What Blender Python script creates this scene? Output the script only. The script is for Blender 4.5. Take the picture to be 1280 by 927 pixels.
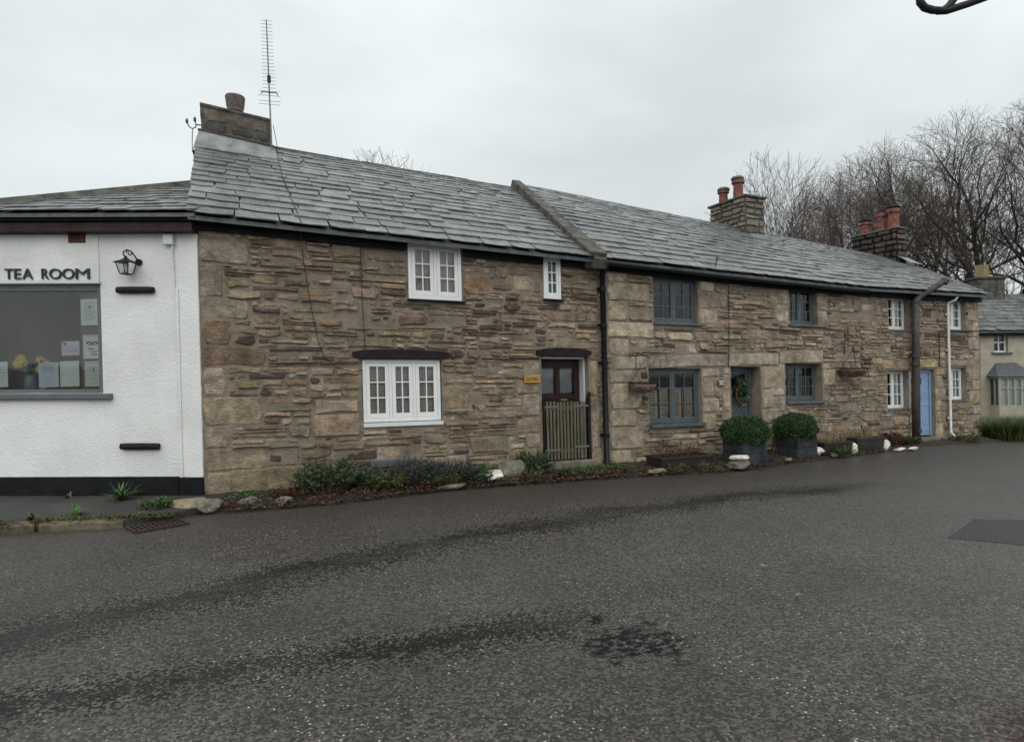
import bpy, bmesh, math, random
from mathutils import Vector, Matrix, noise
import numpy as np

# ------------------------------------------------------------------ clear
for o in list(bpy.data.objects): bpy.data.objects.remove(o)
scene = bpy.context.scene
col = scene.collection
R = random.Random(7)
PI = math.pi

# the street falls gently to the right: heights "w" are above the street, z = w + SL*x
SL = -0.0239

# ------------------------------------------------------------------ camera
YAW, PITCH, ROLL = 0.4316, -0.0037, 0.0247
CAM = Vector((0.3945, -9.3478, 1.7030)); FPX = 760.0
cf = Vector((math.sin(YAW)*math.cos(PITCH), math.cos(YAW)*math.cos(PITCH), math.sin(PITCH)))
cr = Vector((math.cos(YAW), -math.sin(YAW), 0)); cu = cr.cross(cf)
cr2 = cr*math.cos(ROLL) - cu*math.sin(ROLL); cu2 = cu*math.cos(ROLL) + cr*math.sin(ROLL)
cam_d = bpy.data.cameras.new('camera'); cam = bpy.data.objects.new('camera', cam_d); col.objects.link(cam)
cam.matrix_world = Matrix(((cr2.x, cu2.x, -cf.x, CAM.x), (cr2.y, cu2.y, -cf.y, CAM.y), (cr2.z, cu2.z, -cf.z, CAM.z), (0, 0, 0, 1)))
cam_d.sensor_fit = 'HORIZONTAL'; cam_d.sensor_width = 36; cam_d.lens = 36*FPX/1280; cam_d.clip_end = 3000; cam_d.clip_start = 0.05
scene.camera = cam

# ------------------------------------------------------------------ world (overcast) and sun
SUN_EL, SUN_AZ = math.radians(50), math.radians(205)     # azimuth from +y, clockwise: behind the photographer
world = bpy.data.worlds.new('World'); scene.world = world; world.use_nodes = True
nt = world.node_tree; nt.nodes.clear()
out = nt.nodes.new('ShaderNodeOutputWorld')
sky = nt.nodes.new('ShaderNodeTexSky'); sky.sky_type = 'NISHITA'; sky.sun_disc = False
sky.sun_elevation = SUN_EL; sky.sun_rotation = SUN_AZ; sky.dust_density = 4; sky.air_density = 1.0
b1 = nt.nodes.new('ShaderNodeBackground'); b1.inputs['Strength'].default_value = 0.08
nt.links.new(sky.outputs[0], b1.inputs[0])
tc = nt.nodes.new('ShaderNodeTexCoord')
sp = nt.nodes.new('ShaderNodeSeparateXYZ'); nt.links.new(tc.outputs['Generated'], sp.inputs[0])
rp = nt.nodes.new('ShaderNodeValToRGB'); nt.links.new(sp.outputs[2], rp.inputs[0])
els = rp.color_ramp.elements
els[0].position = 0.0; els[0].color = (0.60, 0.65, 0.655, 1)
els[1].position = 1.0; els[1].color = (0.95, 0.99, 1.0, 1)
e = els.new(0.28); e.color = (0.70, 0.75, 0.755, 1)
nz = nt.nodes.new('ShaderNodeTexNoise'); nz.inputs['Scale'].default_value = 2.2; nz.inputs['Detail'].default_value = 4; nz.inputs['Roughness'].default_value = 0.5
mp = nt.nodes.new('ShaderNodeMapping'); mp.inputs['Scale'].default_value = (1, 1, 2.2)
nt.links.new(tc.outputs['Generated'], mp.inputs[0]); nt.links.new(mp.outputs[0], nz.inputs[0])
mr = nt.nodes.new('ShaderNodeMapRange'); mr.inputs[1].default_value = 0.3; mr.inputs[2].default_value = 0.7; mr.inputs[3].default_value = 0.86; mr.inputs[4].default_value = 1.14
nt.links.new(nz.outputs[0], mr.inputs[0])
mm = nt.nodes.new('ShaderNodeVectorMath'); mm.operation = 'SCALE'
nt.links.new(rp.outputs[0], mm.inputs[0]); nt.links.new(mr.outputs[0], mm.inputs['Scale'])
b2 = nt.nodes.new('ShaderNodeBackground'); b2.inputs['Strength'].default_value = 1.0
nt.links.new(mm.outputs[0], b2.inputs[0])
mx = nt.nodes.new('ShaderNodeMixShader'); mx.inputs[0].default_value = 0.93
nt.links.new(b1.outputs[0], mx.inputs[1]); nt.links.new(b2.outputs[0], mx.inputs[2]); nt.links.new(mx.outputs[0], out.inputs[0])

sd = bpy.data.lights.new('sun', 'SUN'); sd.energy = 1.1; sd.angle = math.radians(70); sd.color = (1.0, 0.985, 0.96)
so = bpy.data.objects.new('sun', sd); col.objects.link(so)
dirv = Vector((math.sin(SUN_AZ)*math.cos(SUN_EL), math.cos(SUN_AZ)*math.cos(SUN_EL), math.sin(SUN_EL)))   # towards the sun
so.rotation_euler = dirv.to_track_quat('Z', 'Y').to_euler(); so.location = dirv*60
scene.view_settings.view_transform = 'Standard'; scene.view_settings.look = 'None'
scene.view_settings.exposure = 0.2; scene.view_settings.gamma = 1.0; scene.view_settings.use_curve_mapping = False

# ------------------------------------------------------------------ materials
class NT:
    def __init__(s, m): s.t = m.node_tree; s.n = s.t.nodes; s.l = s.t.links
    def new(s, k, **kw):
        n = s.n.new(k)
        for a, v in kw.items():
            if a.startswith('i_'):
                key = a[2:]; key = int(key) if key.isdigit() else key.replace('_', ' ')
                n.inputs[key].default_value = v
            else: setattr(n, a, v)
        return n
    def link(s, a, b): s.l.new(a, b)
def newmat(name, rough=0.7, base=(0.5, 0.5, 0.5), spec=0.5, metal=0.0):
    m = bpy.data.materials.new(name); m.use_nodes = True
    b = m.node_tree.nodes['Principled BSDF']
    b.inputs['Base Color'].default_value = (*base, 1); b.inputs['Roughness'].default_value = rough
    b.inputs['Specular IOR Level'].default_value = spec; b.inputs['Metallic'].default_value = metal
    return m, NT(m), b
def coords(t, kind='Object', scale=(1, 1, 1)):
    c = t.new('ShaderNodeTexCoord'); m = t.new('ShaderNodeMapping'); m.inputs['Scale'].default_value = scale
    t.link(c.outputs[kind], m.inputs[0]); return m.outputs[0]
def geopos(t, scale=(1, 1, 1)):
    c = t.new('ShaderNodeNewGeometry'); m = t.new('ShaderNodeMapping'); m.inputs['Scale'].default_value = scale
    t.link(c.outputs['Position'], m.inputs[0]); return m.outputs[0]
def noise_n(t, vec, scale, detail=4, rough=0.55, dist=0.0):
    n = t.new('ShaderNodeTexNoise'); n.inputs['Scale'].default_value = scale; n.inputs['Detail'].default_value = detail
    n.inputs['Roughness'].default_value = rough; n.inputs['Distortion'].default_value = dist
    t.link(vec, n.inputs['Vector']); return n.outputs['Fac']
def ramp(t, fac, stops):
    r = t.new('ShaderNodeValToRGB'); els = r.color_ramp.elements
    while len(els) < len(stops): els.new(0.5)
    for e, (p, c) in zip(els, stops):
        e.position = p; e.color = (*c, 1) if len(c) == 3 else c
    t.link(fac, r.inputs[0]); return r.outputs[0]
def maprange(t, v, a, b, c, d, smooth=False):
    n = t.new('ShaderNodeMapRange'); n.interpolation_type = 'SMOOTHSTEP' if smooth else 'LINEAR'
    for i, x in enumerate((a, b, c, d)): n.inputs[i+1].default_value = x
    t.link(v, n.inputs[0]); return n.outputs[0]
def mixc(t, fac, a, b, blend='MIX'):
    n = t.new('ShaderNodeMix', data_type='RGBA', blend_type=blend)
    for k, v in ((0, fac), (6, a), (7, b)):
        if isinstance(v, (int, float)): n.inputs[k].default_value = v
        elif isinstance(v, tuple): n.inputs[k].default_value = (*v, 1)
        else: t.link(v, n.inputs[k])
    return n.outputs[2]
def math_n(t, op, a, b=None, c=None):
    n = t.new('ShaderNodeMath', operation=op)
    for k, v in enumerate((a, b, c)):
        if v is None: continue
        if isinstance(v, (int, float)): n.inputs[k].default_value = v
        else: t.link(v, n.inputs[k])
    return n.outputs[0]
def bump(t, b, h, strength=0.5, dist=0.01, prev=None):
    n = t.new('ShaderNodeBump'); n.inputs['Strength'].default_value = strength; n.inputs['Distance'].default_value = dist
    t.link(h, n.inputs['Height'])
    if prev: t.link(prev, n.inputs['Normal'])
    t.link(n.outputs[0], b.inputs['Normal']); return n.outputs[0]

MAT = {}
def simple(name, base, rough=0.6, var=0.15, scale=8, bmp=0.0, spec=0.5, metal=0.0, bscale=40, bdist=0.004):
    m, t, b = newmat(name, rough, base, spec, metal)
    v = geopos(t)
    f = noise_n(t, v, scale, 3)
    dark = tuple(c*(1-var*1.5) for c in base); lite = tuple(min(1, c*(1+var)) for c in base)
    t.link(ramp(t, f, [(0.25, dark), (0.75, lite)]), b.inputs['Base Color'])
    t.link(maprange(t, f, 0.3, 0.7, min(1, rough+0.1), max(0.05, rough-0.1)), b.inputs['Roughness'])
    if bmp: bump(t, b, noise_n(t, v, bscale, 3), bmp, bdist)
    MAT[name] = m; return m
simple('white_paint', (0.78, 0.80, 0.79), 0.45, 0.06, 3, 0.15)
simple('greywhite_paint', (0.62, 0.66, 0.65), 0.5, 0.08, 3, 0.15)
simple('slateblue_paint', (0.078, 0.100, 0.112), 0.45, 0.15, 5, 0.15)
simple('blue_paint', (0.22, 0.33, 0.50), 0.45, 0.08, 4, 0.1)
simple('grey_paint', (0.115, 0.125, 0.135), 0.4, 0.12, 5, 0.1)
simple('black_paint', (0.008, 0.008, 0.009), 0.45, 0.3, 12, 0.2, spec=0.25)
simple('plinth_black', (0.010, 0.010, 0.012), 0.6, 0.45, 4, 0.5, bscale=60, spec=0.2)
simple('fascia_brown', (0.030, 0.014, 0.015), 0.55, 0.25, 5, 0.1, spec=0.25)
simple('maroon_brick', (0.10, 0.022, 0.022), 0.7, 0.2, 20, 0.3)
simple('dark_timber', (0.013, 0.009, 0.011), 0.6, 0.4, 14, 0.5, bscale=30, spec=0.25)
simple('door_brown', (0.028, 0.011, 0.008), 0.5, 0.3, 10, 0.2, spec=0.3)
simple('soffit', (0.008, 0.009, 0.011), 0.65, 0.3, 6, 0.2, spec=0.15)
simple('terracotta', (0.20, 0.072, 0.052), 0.75, 0.45, 9, 0.3)
simple('old_pot', (0.14, 0.115, 0.10), 0.8, 0.4, 14, 0.5)
simple('lead', (0.24, 0.25, 0.245), 0.5, 0.3, 5, 0.3, bscale=18)
simple('iron', (0.012, 0.012, 0.014), 0.5, 0.3, 30, 0.2, spec=0.3)
simple('galv', (0.16, 0.165, 0.17), 0.4, 0.2, 30, 0.1, metal=0.4)
simple('rust_iron', (0.036, 0.019, 0.014), 0.75, 0.4, 30, 0.5)
simple('pipe_brown', (0.050, 0.042, 0.035), 0.6, 0.3, 9, 0.3)
simple('pipe_white', (0.62, 0.63, 0.60), 0.45, 0.1, 8)
simple('cable', (0.02, 0.018, 0.016), 0.6)
simple('grey_slate', (0.085, 0.095, 0.10), 0.45, 0.3, 9, 0.4)
simple('planter_slate', (0.036, 0.040, 0.046), 0.65, 0.45, 5, 0.5, bscale=25, spec=0.3)
simple('trough_dark', (0.028, 0.020, 0.018), 0.6, 0.4, 9, 0.5, bscale=22)
simple('white_stone', (0.64, 0.62, 0.53), 0.65, 0.3, 7, 0.6, bscale=14, bdist=0.01)
simple('field_stone', (0.16, 0.145, 0.115), 0.75, 0.4, 9, 0.8, bscale=20, bdist=0.01)
simple('pale_stone', (0.26, 0.22, 0.14), 0.75, 0.35, 9, 0.8, bscale=20, bdist=0.01)
simple('coping_stone', (0.085, 0.082, 0.068), 0.8, 0.5, 6, 0.9, bscale=22, bdist=0.015)
simple('paper', (0.66, 0.71, 0.68), 0.7, 0.04, 4)
simple('paper_blue', (0.55, 0.63, 0.70), 0.7, 0.04, 4)
simple('paper_lilac', (0.58, 0.56, 0.64), 0.7, 0.04, 4)
simple('paper_cream', (0.60, 0.62, 0.53), 0.7, 0.04, 4)
simple('print_grey', (0.25, 0.27, 0.28), 0.7, 0.05)
simple('print_black', (0.02, 0.025, 0.025), 0.6, 0.05)
simple('print_pink', (0.45, 0.16, 0.2), 0.6, 0.05)
simple('brass_plate', (0.45, 0.25, 0.06), 0.45, 0.1, 20)
simple('interior', (0.05, 0.045, 0.04), 0.9, 0.2)
simple('interior_wall', (0.55, 0.50, 0.42), 0.9, 0.3, 2)
simple('brown_strip', (0.14, 0.095, 0.075), 0.6, 0.2, 5)
simple('shutter_pink', (0.62, 0.51, 0.48), 0.6, 0.12, 6)
simple('shutter_buff', (0.58, 0.48, 0.38), 0.6, 0.15, 6)
simple('curtain', (0.80, 0.80, 0.76), 0.9, 0.12, 9)
simple('curtain_dark', (0.20, 0.19, 0.18), 0.9, 0.15, 9)
simple('curtain_grey', (0.28, 0.29, 0.31), 0.9, 0.15, 9)
simple('bay_grey', (0.34, 0.34, 0.31), 0.6, 0.15, 6)
simple('cream_render', (0.38, 0.345, 0.265), 0.85, 0.12, 3, 0.4, bscale=30)
simple('coir', (0.10, 0.045, 0.030), 0.95, 0.4, 40, 0.9, bscale=90, bdist=0.01)
simple('basket_bowl', (0.20, 0.15, 0.115), 0.9, 0.3, 30, 0.6)
simple('twig_dead', (0.12, 0.075, 0.05), 0.9, 0.3, 30)
simple('berry_red', (0.16, 0.03, 0.025), 0.4, 0.2, 20)
simple('flower_yellow', (0.80, 0.58, 0.06), 0.6, 0.15, 30)
simple('flower_white', (0.7, 0.7, 0.62), 0.6, 0.1, 30)
simple('vase_blue', (0.15, 0.20, 0.28), 0.35, 0.1)
simple('pot_yellow', (0.25, 0.20, 0.09), 0.7, 0.2)
simple('bark', (0.040, 0.033, 0.027), 0.9, 0.35, 6, 0.6)
simple('bark_far', (0.085, 0.068, 0.060), 0.9, 0.3, 6, 0.3)
simple('twig', (0.098, 0.073, 0.062), 0.9, 0.25, 6)
simple('soil', (0.030, 0.022, 0.016), 0.95, 0.5, 12, 0.9, bscale=30, bdist=0.02)
simple('asphalt_patch', (0.034, 0.033, 0.034), 0.75, 0.2, 30, 0.6, bscale=120, bdist=0.004)
simple('step_stone', (0.15, 0.14, 0.10), 0.8, 0.35, 8, 0.6, bscale=20)

def leafmat(name, a, b_, c, rough=0.5):
    m, t, b = newmat(name, rough, a, 0.4)
    g = t.new('ShaderNodeNewGeometry')
    t.link(ramp(t, g.outputs['Random Per Island'], [(0.0, a), (0.55, b_), (1.0, c)]), b.inputs['Base Color'])
    MAT[name] = m
leafmat('leaf_box', (0.010, 0.028, 0.008), (0.024, 0.060, 0.014), (0.075, 0.135, 0.032))
leafmat('leaf_sage', (0.024, 0.048, 0.020), (0.048, 0.085, 0.036), (0.10, 0.14, 0.075))
leafmat('leaf_lav', (0.024, 0.038, 0.030), (0.045, 0.062, 0.052), (0.085, 0.105, 0.095))
leafmat('leaf_green', (0.022, 0.060, 0.012), (0.048, 0.110, 0.022), (0.085, 0.170, 0.040))
leafmat('leaf_olive', (0.035, 0.050, 0.012), (0.065, 0.085, 0.022), (0.110, 0.125, 0.040))
leafmat('leaf_russet', (0.030, 0.010, 0.008), (0.070, 0.024, 0.016), (0.150, 0.065, 0.036), 0.65)
leafmat('leaf_grass', (0.035, 0.055, 0.010), (0.075, 0.110, 0.020), (0.140, 0.170, 0.050))
leafmat('leaf_wreath', (0.010, 0.026, 0.008), (0.022, 0.050, 0.014), (0.055, 0.085, 0.030))
leafmat('leaf_straw', (0.16, 0.12, 0.06), (0.24, 0.19, 0.10), (0.34, 0.28, 0.16), 0.8)

# stone: tint attribute per stone
def stone_mat():
    m, t, b = newmat('stone', 0.8, (0.2, 0.17, 0.13), 0.35)
    a = t.new('ShaderNodeAttribute', attribute_name='tint')
    v = geopos(t)
    n1 = noise_n(t, v, 7, 6, 0.62)
    n2 = noise_n(t, geopos(t, (1, 1, 1.9)), 30, 5, 0.68)
    c = mixc(t, 1.0, a.outputs['Color'], ramp(t, n1, [(0.28, (0.62, 0.60, 0.59)), (0.5, (1.10, 1.07, 1.05)), (0.75, (1.66, 1.60, 1.52))]), 'MULTIPLY')
    c = mixc(t, 1.0, c, ramp(t, n2, [(0.3, (0.60, 0.60, 0.60)), (0.5, (1.0, 1.0, 1.0)), (0.72, (1.45, 1.42, 1.36))]), 'MULTIPLY')
    # lichen flecks and damp green-brown blotches
    n3 = noise_n(t, v, 34, 3, 0.6); c = mixc(t, maprange(t, n3, 0.66, 0.74, 0, 0.5), c, (0.52, 0.49, 0.41))
    n4 = noise_n(t, v, 1.1, 5, 0.65); c = mixc(t, maprange(t, n4, 0.50, 0.66, 0, 0.55, True), c, (0.090, 0.070, 0.046))
    n5 = noise_n(t, geopos(t, (1, 1, 0.7)), 2.3, 4, 0.6); c = mixc(t, maprange(t, n5, 0.60, 0.72, 0, 0.35, True), c, (0.30, 0.232, 0.160))
    dr = noise_n(t, geopos(t, (0.8, 1, 1.4)), 1.7, 4, 0.6); c = mixc(t, 1.0, c, ramp(t, dr, [(0.32, (0.70, 0.66, 0.62)), (0.5, (1.0, 0.97, 0.94)), (0.68, (1.22, 1.16, 1.08))]), 'MULTIPLY')
    t.link(c, b.inputs['Base Color'])
    h = math_n(t, 'ADD', noise_n(t, geopos(t, (1, 1, 2.6)), 17, 6, 0.72), math_n(t, 'MULTIPLY', noise_n(t, v, 80, 2), 0.25))
    bump(t, b, h, 1.0, 0.045)
    MAT['stone'] = m
stone_mat()
def mortar_mat():
    m, t, b = newmat('mortar', 0.92, (0.2, 0.17, 0.12), 0.2)
    v = geopos(t)
    c = ramp(t, noise_n(t, v, 3.5, 6, 0.6), [(0.25, (0.14, 0.113, 0.085)), (0.5, (0.28, 0.233, 0.182)), (0.78, (0.42, 0.36, 0.29))])
    c = mixc(t, maprange(t, noise_n(t, v, 60, 3), 0.35, 0.75, 0.0, 0.45), c, (0.42, 0.35, 0.27))
    t.link(c, b.inputs['Base Color'])
    bump(t, b, noise_n(t, geopos(t, (1, 1, 3.5)), 20, 6, 0.7), 1.0, 0.04)
    MAT['mortar'] = m
mortar_mat()
def slate_mat():
    m, t, b = newmat('slate', 0.42, (0.13, 0.14, 0.145), 0.55)
    oi = t.new('ShaderNodeObjectInfo'); v = geopos(t)
    c = ramp(t, oi.outputs['Random'], [(0.0, (0.13, 0.137, 0.135)), (0.35, (0.162, 0.171, 0.169)), (0.75, (0.188, 0.197, 0.194)), (1.0, (0.235, 0.24, 0.232))])
    n1 = noise_n(t, v, 5, 6, 0.65)
    c = mixc(t, 1.0, c, ramp(t, n1, [(0.3, (0.55, 0.56, 0.55)), (0.55, (1, 1, 1)), (0.8, (1.5, 1.5, 1.42))]), 'MULTIPLY')
    n2 = noise_n(t, v, 24, 4, 0.6); c = mixc(t, maprange(t, n2, 0.62, 0.74, 0, 0.55), c, (0.40, 0.41, 0.37))
    n3 = noise_n(t, v, 1.0, 4, 0.6); c = mixc(t, maprange(t, n3, 0.58, 0.72, 0, 0.45, True), c, (0.105, 0.095, 0.078))
    t.link(c, b.inputs['Base Color'])
    t.link(maprange(t, noise_n(t, v, 9, 4), 0.3, 0.7, 0.18, 0.44), b.inputs['Roughness'])
    bump(t, b, noise_n(t, v, 14, 6, 0.68), 0.7, 0.02)
    MAT['slate'] = m
slate_mat()
def render_mat():
    m, t, b = newmat('white_render', 0.8, (0.78, 0.78, 0.76), 0.3)
    v = geopos(t)
    c = ramp(t, noise_n(t, v, 1.3, 5, 0.6), [(0.3, (0.66, 0.665, 0.645)), (0.6, (0.78, 0.785, 0.765)), (0.8, (0.82, 0.825, 0.81))])
    st = noise_n(t, geopos(t, (2.2, 2.2, 0.35)), 2.4, 5, 0.7, 0.6)
    c = mixc(t, maprange(t, st, 0.55, 0.75, 0, 0.28, True), c, (0.52, 0.51, 0.45))
    t.link(c, b.inputs['Base Color'])
    n = bump(t, b, noise_n(t, geopos(t, (1, 1, 1.7)), 26, 4, 0.6), 0.75, 0.012)
    bump(t, b, noise_n(t, v, 5, 3), 0.3, 0.03, n)
    MAT['white_render'] = m
render_mat()
def gate_mat():
    m, t, b = newmat('gate_wood', 0.8, (0.1, 0.1, 0.05), 0.3)
    v = geopos(t, (30, 30, 1.6))
    c = ramp(t, noise_n(t, v, 1.5, 5, 0.6), [(0.3, (0.060, 0.052, 0.036)), (0.55, (0.135, 0.125, 0.085)), (0.8, (0.22, 0.20, 0.145))])
    g = noise_n(t, geopos(t, (6, 6, 1.5)), 1.0, 4)
    c = mixc(t, maprange(t, g, 0.46, 0.66, 0, 0.6, True), c, (0.080, 0.090, 0.028))
    t.link(c, b.inputs['Base Color']); bump(t, b, noise_n(t, v, 3, 4), 0.5, 0.006)
    MAT['gate_wood'] = m
gate_mat()
def glass_mat(nm='glass', add=0.03):
    m = bpy.data.materials.new(nm); m.use_nodes = True; t = NT(m); t.n.clear()
    o = t.new('ShaderNodeOutputMaterial'); tr = t.new('ShaderNodeBsdfTransparent'); tr.inputs[0].default_value = (0.86, 0.89, 0.88, 1)
    gl = t.new('ShaderNodeBsdfGlossy'); gl.inputs['Roughness'].default_value = 0.03
    fr = t.new('ShaderNodeFresnel'); fr.inputs[0].default_value = 1.5
    bp = t.new('ShaderNodeBump'); bp.inputs['Strength'].default_value = 0.08; bp.inputs['Distance'].default_value = 0.02
    t.link(noise_n(t, geopos(t), 2.5, 2), bp.inputs['Height']); t.link(bp.outputs[0], gl.inputs['Normal']); 
    mx = t.new('ShaderNodeMixShader'); t.link(math_n(t, 'MULTIPLY_ADD', fr.outputs[0], 1.0, add), mx.inputs[0])
    t.link(tr.outputs[0], mx.inputs[1]); t.link(gl.outputs[0], mx.inputs[2]); t.link(mx.outputs[0], o.inputs[0])
    MAT[nm] = m
glass_mat(); glass_mat('shop_glass', 0.075)
def asphalt_mat():
    m, t, b = newmat('asphalt', 0.6, (0.06, 0.058, 0.056), 0.5)
    v = geopos(t)
    xyz = t.new('ShaderNodeSeparateXYZ'); t.link(v, xyz.inputs[0]); X, Y = xyz.outputs[0], xyz.outputs[1]
    big = noise_n(t, v, 0.55, 4, 0.6)
    c = ramp(t, big, [(0.3, (0.032, 0.029, 0.0265)), (0.55, (0.051, 0.048, 0.0445)), (0.8, (0.072, 0.069, 0.064))])
    c = mixc(t, maprange(t, X, 3.0, 9.0, 0.0, 0.55, True), c, (0.076, 0.074, 0.071))  # paler to the right: sky sheen on the wet road put into the colour
    # binder between chippings
    vo = t.new('ShaderNodeTexVoronoi', feature='F1'); vo.inputs['Scale'].default_value = 62; t.link(v, vo.inputs['Vector'])
    cs = t.new('ShaderNodeSeparateColor'); t.link(vo.outputs['Color'], cs.inputs[0])
    chip = cs.outputs[0]
    region = math_n(t, 'MULTIPLY', maprange(t, noise_n(t, v, 0.35, 3), 0.35, 0.60, 0.6, 1.0, True), maprange(t, X, 2.5, 9.0, 1.0, 0.3, True))
    cc = mixc(t, 1.0, c, ramp(t, chip, [(0.0, (0.25, 0.24, 0.23)), (0.5, (0.88, 0.85, 0.80)), (0.9, (2.1, 2.0, 1.88))]), 'MULTIPLY')
    c = mixc(t, maprange(t, region, 0, 1, 0.35, 1.0), c, cc)
    vw = t.new('ShaderNodeTexVoronoi', feature='F1'); vw.inputs['Scale'].default_value = 34; t.link(v, vw.inputs['Vector'])
    cw = t.new('ShaderNodeSeparateColor'); t.link(vw.outputs['Color'], cw.inputs[0])
    white = math_n(t, 'MULTIPLY', maprange(t, cw.outputs[0], 0.42, 0.50, 0, 1), maprange(t, math_n(t, 'ADD', vw.outputs['Distance'], math_n(t, 'MULTIPLY', cw.outputs[1], 0.14)), 0.19, 0.29, 1, 0))
    white = math_n(t, 'MULTIPLY', white, region)
    wc = ramp(t, cw.outputs[2], [(0.0, (0.14, 0.13, 0.12)), (0.6, (0.30, 0.29, 0.265)), (1.0, (0.62, 0.61, 0.57))])
    c = mixc(t, math_n(t, 'MULTIPLY', white, 0.85), c, wc)
    # dark tyre-line / seep bands along the street
    wob = math_n(t, 'MULTIPLY', math_n(t, 'SUBTRACT', noise_n(t, v, 0.9, 4, 0.65), 0.5), 1.0)
    xa = math_n(t, 'SUBTRACT', X, 0.12); xb = math_n(t, 'SUBTRACT', X, 4.6)
    yc = math_n(t, 'MULTIPLY_ADD', xa, 0.2143, -3.93)
    yc = math_n(t, 'MULTIPLY_ADD', math_n(t, 'MULTIPLY', xa, xb), -0.026, yc)
    grit = math_n(t, 'MULTIPLY', math_n(t, 'SUBTRACT', math_n(t, 'ADD', chip, noise_n(t, v, 9, 3, 0.7)), 1.0), 0.42)
    d1 = math_n(t, 'ADD', grit, math_n(t, 'ABSOLUTE', math_n(t, 'SUBTRACT', math_n(t, 'ADD', Y, wob), yc)))
    band1 = maprange(t, d1, 0.20, 0.42, 1, 0, True)
    band1 = math_n(t, 'MULTIPLY', band1, math_n(t, 'MULTIPLY', maprange(t, X, 8.0, 10.5, 1, 0, True), maprange(t, X, -4.0, 1.0, 0.35, 1, True)))
    yc2 = math_n(t, 'MULTIPLY_ADD', X, -0.085, -5.40)
    d2 = math_n(t, 'MULTIPLY_ADD', grit, 0.75, math_n(t, 'ABSOLUTE', math_n(t, 'SUBTRACT', math_n(t, 'MULTIPLY_ADD', wob, 0.35, Y), yc2)))
    band2 = math_n(t, 'MULTIPLY', maprange(t, d2, 0.08, 0.24, 1, 0, True), maprange(t, X, 2.2, 2.9, 1, 0, True))
    # tar-filled crack patch
    cx_ = math_n(t, 'SUBTRACT', X, 2.72); cy_ = math_n(t, 'SUBTRACT', Y, -6.08)
    cx_ = math_n(t, 'MULTIPLY', cx_, 3.0); cy_ = math_n(t, 'MULTIPLY', cy_, 2.0)
    dd = math_n(t, 'SQRT', math_n(t, 'ADD', math_n(t, 'MULTIPLY', cx_, cx_), math_n(t, 'MULTIPLY', cy_, cy_)))
    rag = math_n(t, 'MULTIPLY', math_n(t, 'SUBTRACT', noise_n(t, v, 3.2, 5, 0.7), 0.5), 3.2)
    net = noise_n(t, geopos(t, (1, 1.7, 1)), 11, 4, 0.75)
    tar = math_n(t, 'MULTIPLY', maprange(t, math_n(t, 'ADD', dd, rag), 0.45, 0.95, 1, 0, True), maprange(t, net, 0.45, 0.51, 0, 1))
    band = math_n(t, 'MAXIMUM', band1, band2)
    band = math_n(t, 'MULTIPLY', band, maprange(t, noise_n(t, geopos(t, (0.5, 1, 1)), 2.2, 5, 0.65), 0.3, 0.6, 0.35, 1))
    c = mixc(t, math_n(t, 'MULTIPLY', band, 0.82), c, mixc(t, math_n(t, 'MULTIPLY', white, 0.6), (0.007, 0.0068, 0.0066), (0.30, 0.29, 0.27)))
    sp_ = math_n(t, 'MULTIPLY_ADD', math_n(t, 'MAXIMUM', band, tar), -0.32, 0.48); t.link(sp_, b.inputs['Specular IOR Level'])
    c = mixc(t, math_n(t, 'MULTIPLY', tar, 0.97), c, (0.004, 0.004, 0.0045))
    # mud-stained margin by the wall
    mud = math_n(t, 'MULTIPLY', maprange(t, math_n(t, 'ADD', Y, wob), -3.2, -1.2, 0, 1, True), maprange(t, X, 7, 13, 1, 0.3, True))
    c = mixc(t, math_n(t, 'MULTIPLY', mud, 0.62), c, (0.038, 0.029, 0.022))
    t.link(c, b.inputs['Base Color'])
    rg = math_n(t, 'SUBTRACT', maprange(t, big, 0.3, 0.7, 0.70, 0.50), maprange(t, X, 2.5, 9.0, 0.0, 0.16, True))
    rg = math_n(t, 'SUBTRACT', rg, math_n(t, 'MULTIPLY', tar, 0.05))
    t.link(rg, b.inputs['Roughness'])
    bump(t, b, math_n(t, 'MULTIPLY_ADD', chip, -0.5, vo.outputs['Distance']), 0.45, -0.012)
    MAT['asphalt'] = m
asphalt_mat()
def pave_mat():
    m, t, b = newmat('pavement', 0.8, (0.05, 0.05, 0.05), 0.35)
    v = geopos(t)
    c = ramp(t, noise_n(t, v, 1.6, 6, 0.65), [(0.3, (0.028, 0.027, 0.025)), (0.55, (0.048, 0.046, 0.043)), (0.8, (0.075, 0.072, 0.064))])
    c = mixc(t, maprange(t, noise_n(t, v, 2.4, 4), 0.56, 0.68, 0, 0.6, True), c, (0.040, 0.048, 0.018))
    t.link(c, b.inputs['Base Color']); bump(t, b, noise_n(t, v, 70, 4), 0.7, 0.008); MAT['pavement'] = m
pave_mat()
def kerb_mat():
    m, t, b = newmat('kerb_stone', 0.85, (0.15, 0.13, 0.1), 0.3)
    v = geopos(t)
    c = ramp(t, noise_n(t, v, 6, 6, 0.65), [(0.3, (0.055, 0.045, 0.030)), (0.55, (0.13, 0.11, 0.075)), (0.8, (0.21, 0.185, 0.13))])
    c = mixc(t, maprange(t, noise_n(t, v, 3.1, 4), 0.50, 0.62, 0, 0.75, True), c, (0.050, 0.062, 0.015))
    t.link(c, b.inputs['Base Color']); bump(t, b, noise_n(t, v, 30, 5, 0.7), 0.9, 0.015); MAT['kerb_stone'] = m
kerb_mat()

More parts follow.
